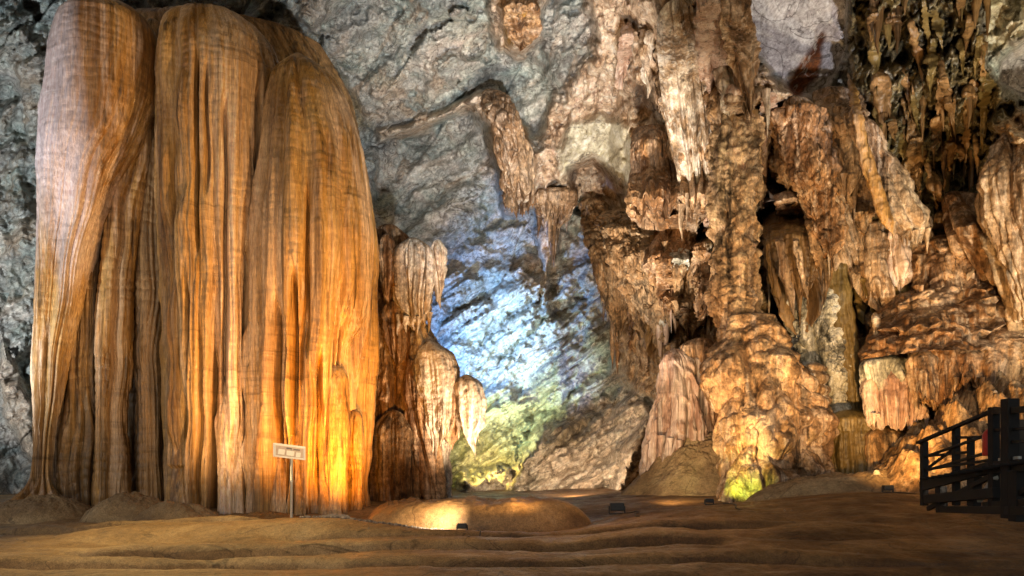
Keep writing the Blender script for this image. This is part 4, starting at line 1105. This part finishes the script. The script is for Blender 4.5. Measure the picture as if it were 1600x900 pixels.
for f0, f1, z0, hh, mt in ((0.12, 0.34, -0.025, 0.12, 'white_paint'), (0.40, 0.66, -0.035, 0.11, 'white_paint'), (0.72, 0.88, -0.05, 0.11, 'white_paint'), (0.40, 0.58, 0.07, 0.035, 'sign_dark'), (0.64, 0.86, 0.06, 0.03, 'sign_dark')):
    boxes('lettering_block', M[mt], [(A + dd * ln * f0 + nrm * 0.02 + up * z0, A + dd * ln * f1 + nrm * 0.02 + up * z0, 0.012, hh)], bd, 0.003).location = (0, 0, 0)

# ------------------------------------------------------------------ timber walkway
def Q(px, py):
    Y = np.interp(px, [1440, 1580, 1640], [13.0, 9.9, 8.9])
    return P(px, py, float(Y))


wk = empty('wooden_walkway', Q(1500, 800), 'unlit timber ramp with slatted railing climbing to the right', 'walkway')
posts = [(1444, 690, 790, 0.11), (1494, 666, 790, 0.10), (1517, 682, 790, 0.09), (1553, 636, 800, 0.12), (1578, 623, 810, 0.17), (1640, 604, 815, 0.15)]
for px, t, b, w in posts:
    boxes('post', M['timber'], [(Q(px, b), Q(px, t), w, w)], wk, 0.012)
boxes('handrail', M['timber'], [(Q(1434, 692), Q(1553, 641), 0.08, 0.055), (Q(1553, 643), Q(1640, 637), 0.10, 0.09)], wk)
for a0, a1 in (((1445, 714), (1553, 676)), ((1445, 736), (1553, 704)), ((1495, 684), (1553, 682)), ((1445, 713), (1517, 706)), ((1445, 734), (1553, 718)), ((1553, 672), (1640, 668)), ((1445, 735), (1500, 694)), ((1578, 690), (1640, 690))):
    boxes('rail', M['timber'], [(Q(*a0), Q(*a1), 0.04, 0.045)], wk)
off = Vector((0.95, 0.55, 0))
boxes('post', M['timber'], [(Q(1540, 790) + off, Q(1540, 652) + off, 0.12, 0.12)], wk, 0.012)
# deck and stringers
boxes('stringer', M['timber'], [(Q(1440, 760), Q(1556, 728), 0.08, 0.18), (Q(1556, 730), Q(1640, 724), 0.08, 0.18)], wk)
dk = []
for k in range(15):
    t = (k + 0.5) / 15
    c = (Q(1446, 749) + (Q(1640, 715) - Q(1446, 749)) * t) + off * 0.5
    dk.append((c - off * 0.58, c + off * 0.58, 0.24, 0.04))
boxes('deck_boards', M['timber'], dk, wk, 0.01)
boxes('kerb_plate', M['concrete'], [(Q(1557, 719) - Vector((0, 0.07, 0)), Q(1588, 716) - Vector((0, 0.07, 0)), 0.05, 0.06)], wk)
for a0, a1, w in (((1524, 745), (1522, 800), 0.14), ((1530, 782), (1556, 745), 0.07), ((1470, 760), (1472, 800), 0.14), ((1590, 735), (1590, 815), 0.16), ((1540, 790), (1640, 782), 0.10), ((1450, 780), (1560, 770), 0.16)):
    boxes('brace', M['concrete' if a0[0] in (1530,) else 'timber'], [(Q(*a0), Q(*a1), w, w)], wk)
boxes('brace', M['timber'], [(Q(1450, 795), Q(1553, 742), 0.06, 0.08), (Q(1553, 800), Q(1640, 740), 0.06, 0.08), (Q(1475, 797) + Vector((0, 0.2, 0)), Q(1640, 800) + Vector((0, 0.2, 0)), 0.05, 0.12)], wk)

# red canister behind the rail
rp = Q(1567, 712) + Vector((0.12, 0.45, 0))
fe = empty('fire_extinguisher', rp, 'red canister standing on the walkway deck behind the thick posts', 'extinguisher')
z = rp.z
tube('cylinder', M['red'], [(0, z), (0.09, z), (0.10, z + 0.03), (0.10, z + 0.32), (0.08, z + 0.38), (0.035, z + 0.42), (0.0, z + 0.42)], rp.x, rp.y, fe)
tube('valve', M['black_metal'], [(0.0, z + 0.41), (0.03, z + 0.41), (0.03, z + 0.47), (0.045, z + 0.48), (0.045, z + 0.51), (0, z + 0.51)], rp.x, rp.y, fe)


# ------------------------------------------------------------------ flood-light housings
def floodlight(px, py, Y, w, label, aim=0.0, tall=False):
    p0 = P(px, py, Y)
    h = w * 0.55
    p0.z = float(floor_h(np.array([p0.x]), np.array([Y]))[0]) + h * 1.0
    r = empty('floodlight', (p0.x, p0.y, p0.z - h), label, 'floodlight', 'flood lights on the bank')
    boxes('housing', M['black_metal'], [(p0 - Vector((w / 2, 0, 0)), p0 + Vector((w / 2, 0, 0)), 0.16, h)], r, 0.02)
    boxes('glass', M['glass'], [(p0 + Vector((-w * 0.42, 0.09, 0)), p0 + Vector((w * 0.42, 0.09, 0)), 0.02, h * 0.8)], r)
    boxes('bracket', M['black_metal'], [(p0 + Vector((-w * 0.55, 0, 0.02)), p0 + Vector((-w * 0.55, 0, -h * 0.9)), 0.03, 0.03), (p0 + Vector((w * 0.55, 0, 0.02)), p0 + Vector((w * 0.55, 0, -h * 0.9)), 0.03, 0.03),
                                        (p0 + Vector((-w * 0.56, 0, -h * 0.9)), p0 + Vector((w * 0.56, 0, -h * 0.9)), 0.04, 0.03)], r)
    cable(r, p0.x, Y)


def cable(r, x, y):
    ts = np.linspace(0, 1, 40)
    cx, cy = x + 0.25 * np.sin(ts * 5) + ts * 0.5, y - 0.1 - ts * 1.6
    cz = floor_h(cx, cy) + 0.012
    th = np.linspace(0, 2 * np.pi, 6, endpoint=False)
    G = np.stack([cx[:, None] + 0.012 * np.cos(th), cy[:, None] + 0.004 * np.cos(th), cz[:, None] + 0.012 * np.sin(th)], -1)
    grid_obj('cable', G, M['black_metal'], r, True)


floodlight(964, 777, 17.4, 0.36, 'boxy black floodlight lying at the foot of the leaning wall slab')
floodlight(1108, 772, 17.3, 0.20, 'small grey-black floodlight just left of the yellow-lit foot')
floodlight(1387, 751, 17.0, 0.24, 'small black floodlight on the lit mound left of the walkway')
floodlight(722, 830, 14.6, 0.2, 'black floodlight tucked under the glaring end of the ledge')
for px, py, Y, w, lb in ((1555, 609, 17.6, 7, 'small pale stone high on the brown slope above the railing'), (1370, 736, 17.4, 12, 'small pale stone on the lit sandy mound')):
    tag(mound('stone', px, py + 3, Y, w, w * 0.45, M['greymound'], None, px, 0.02), lb, 'stone')
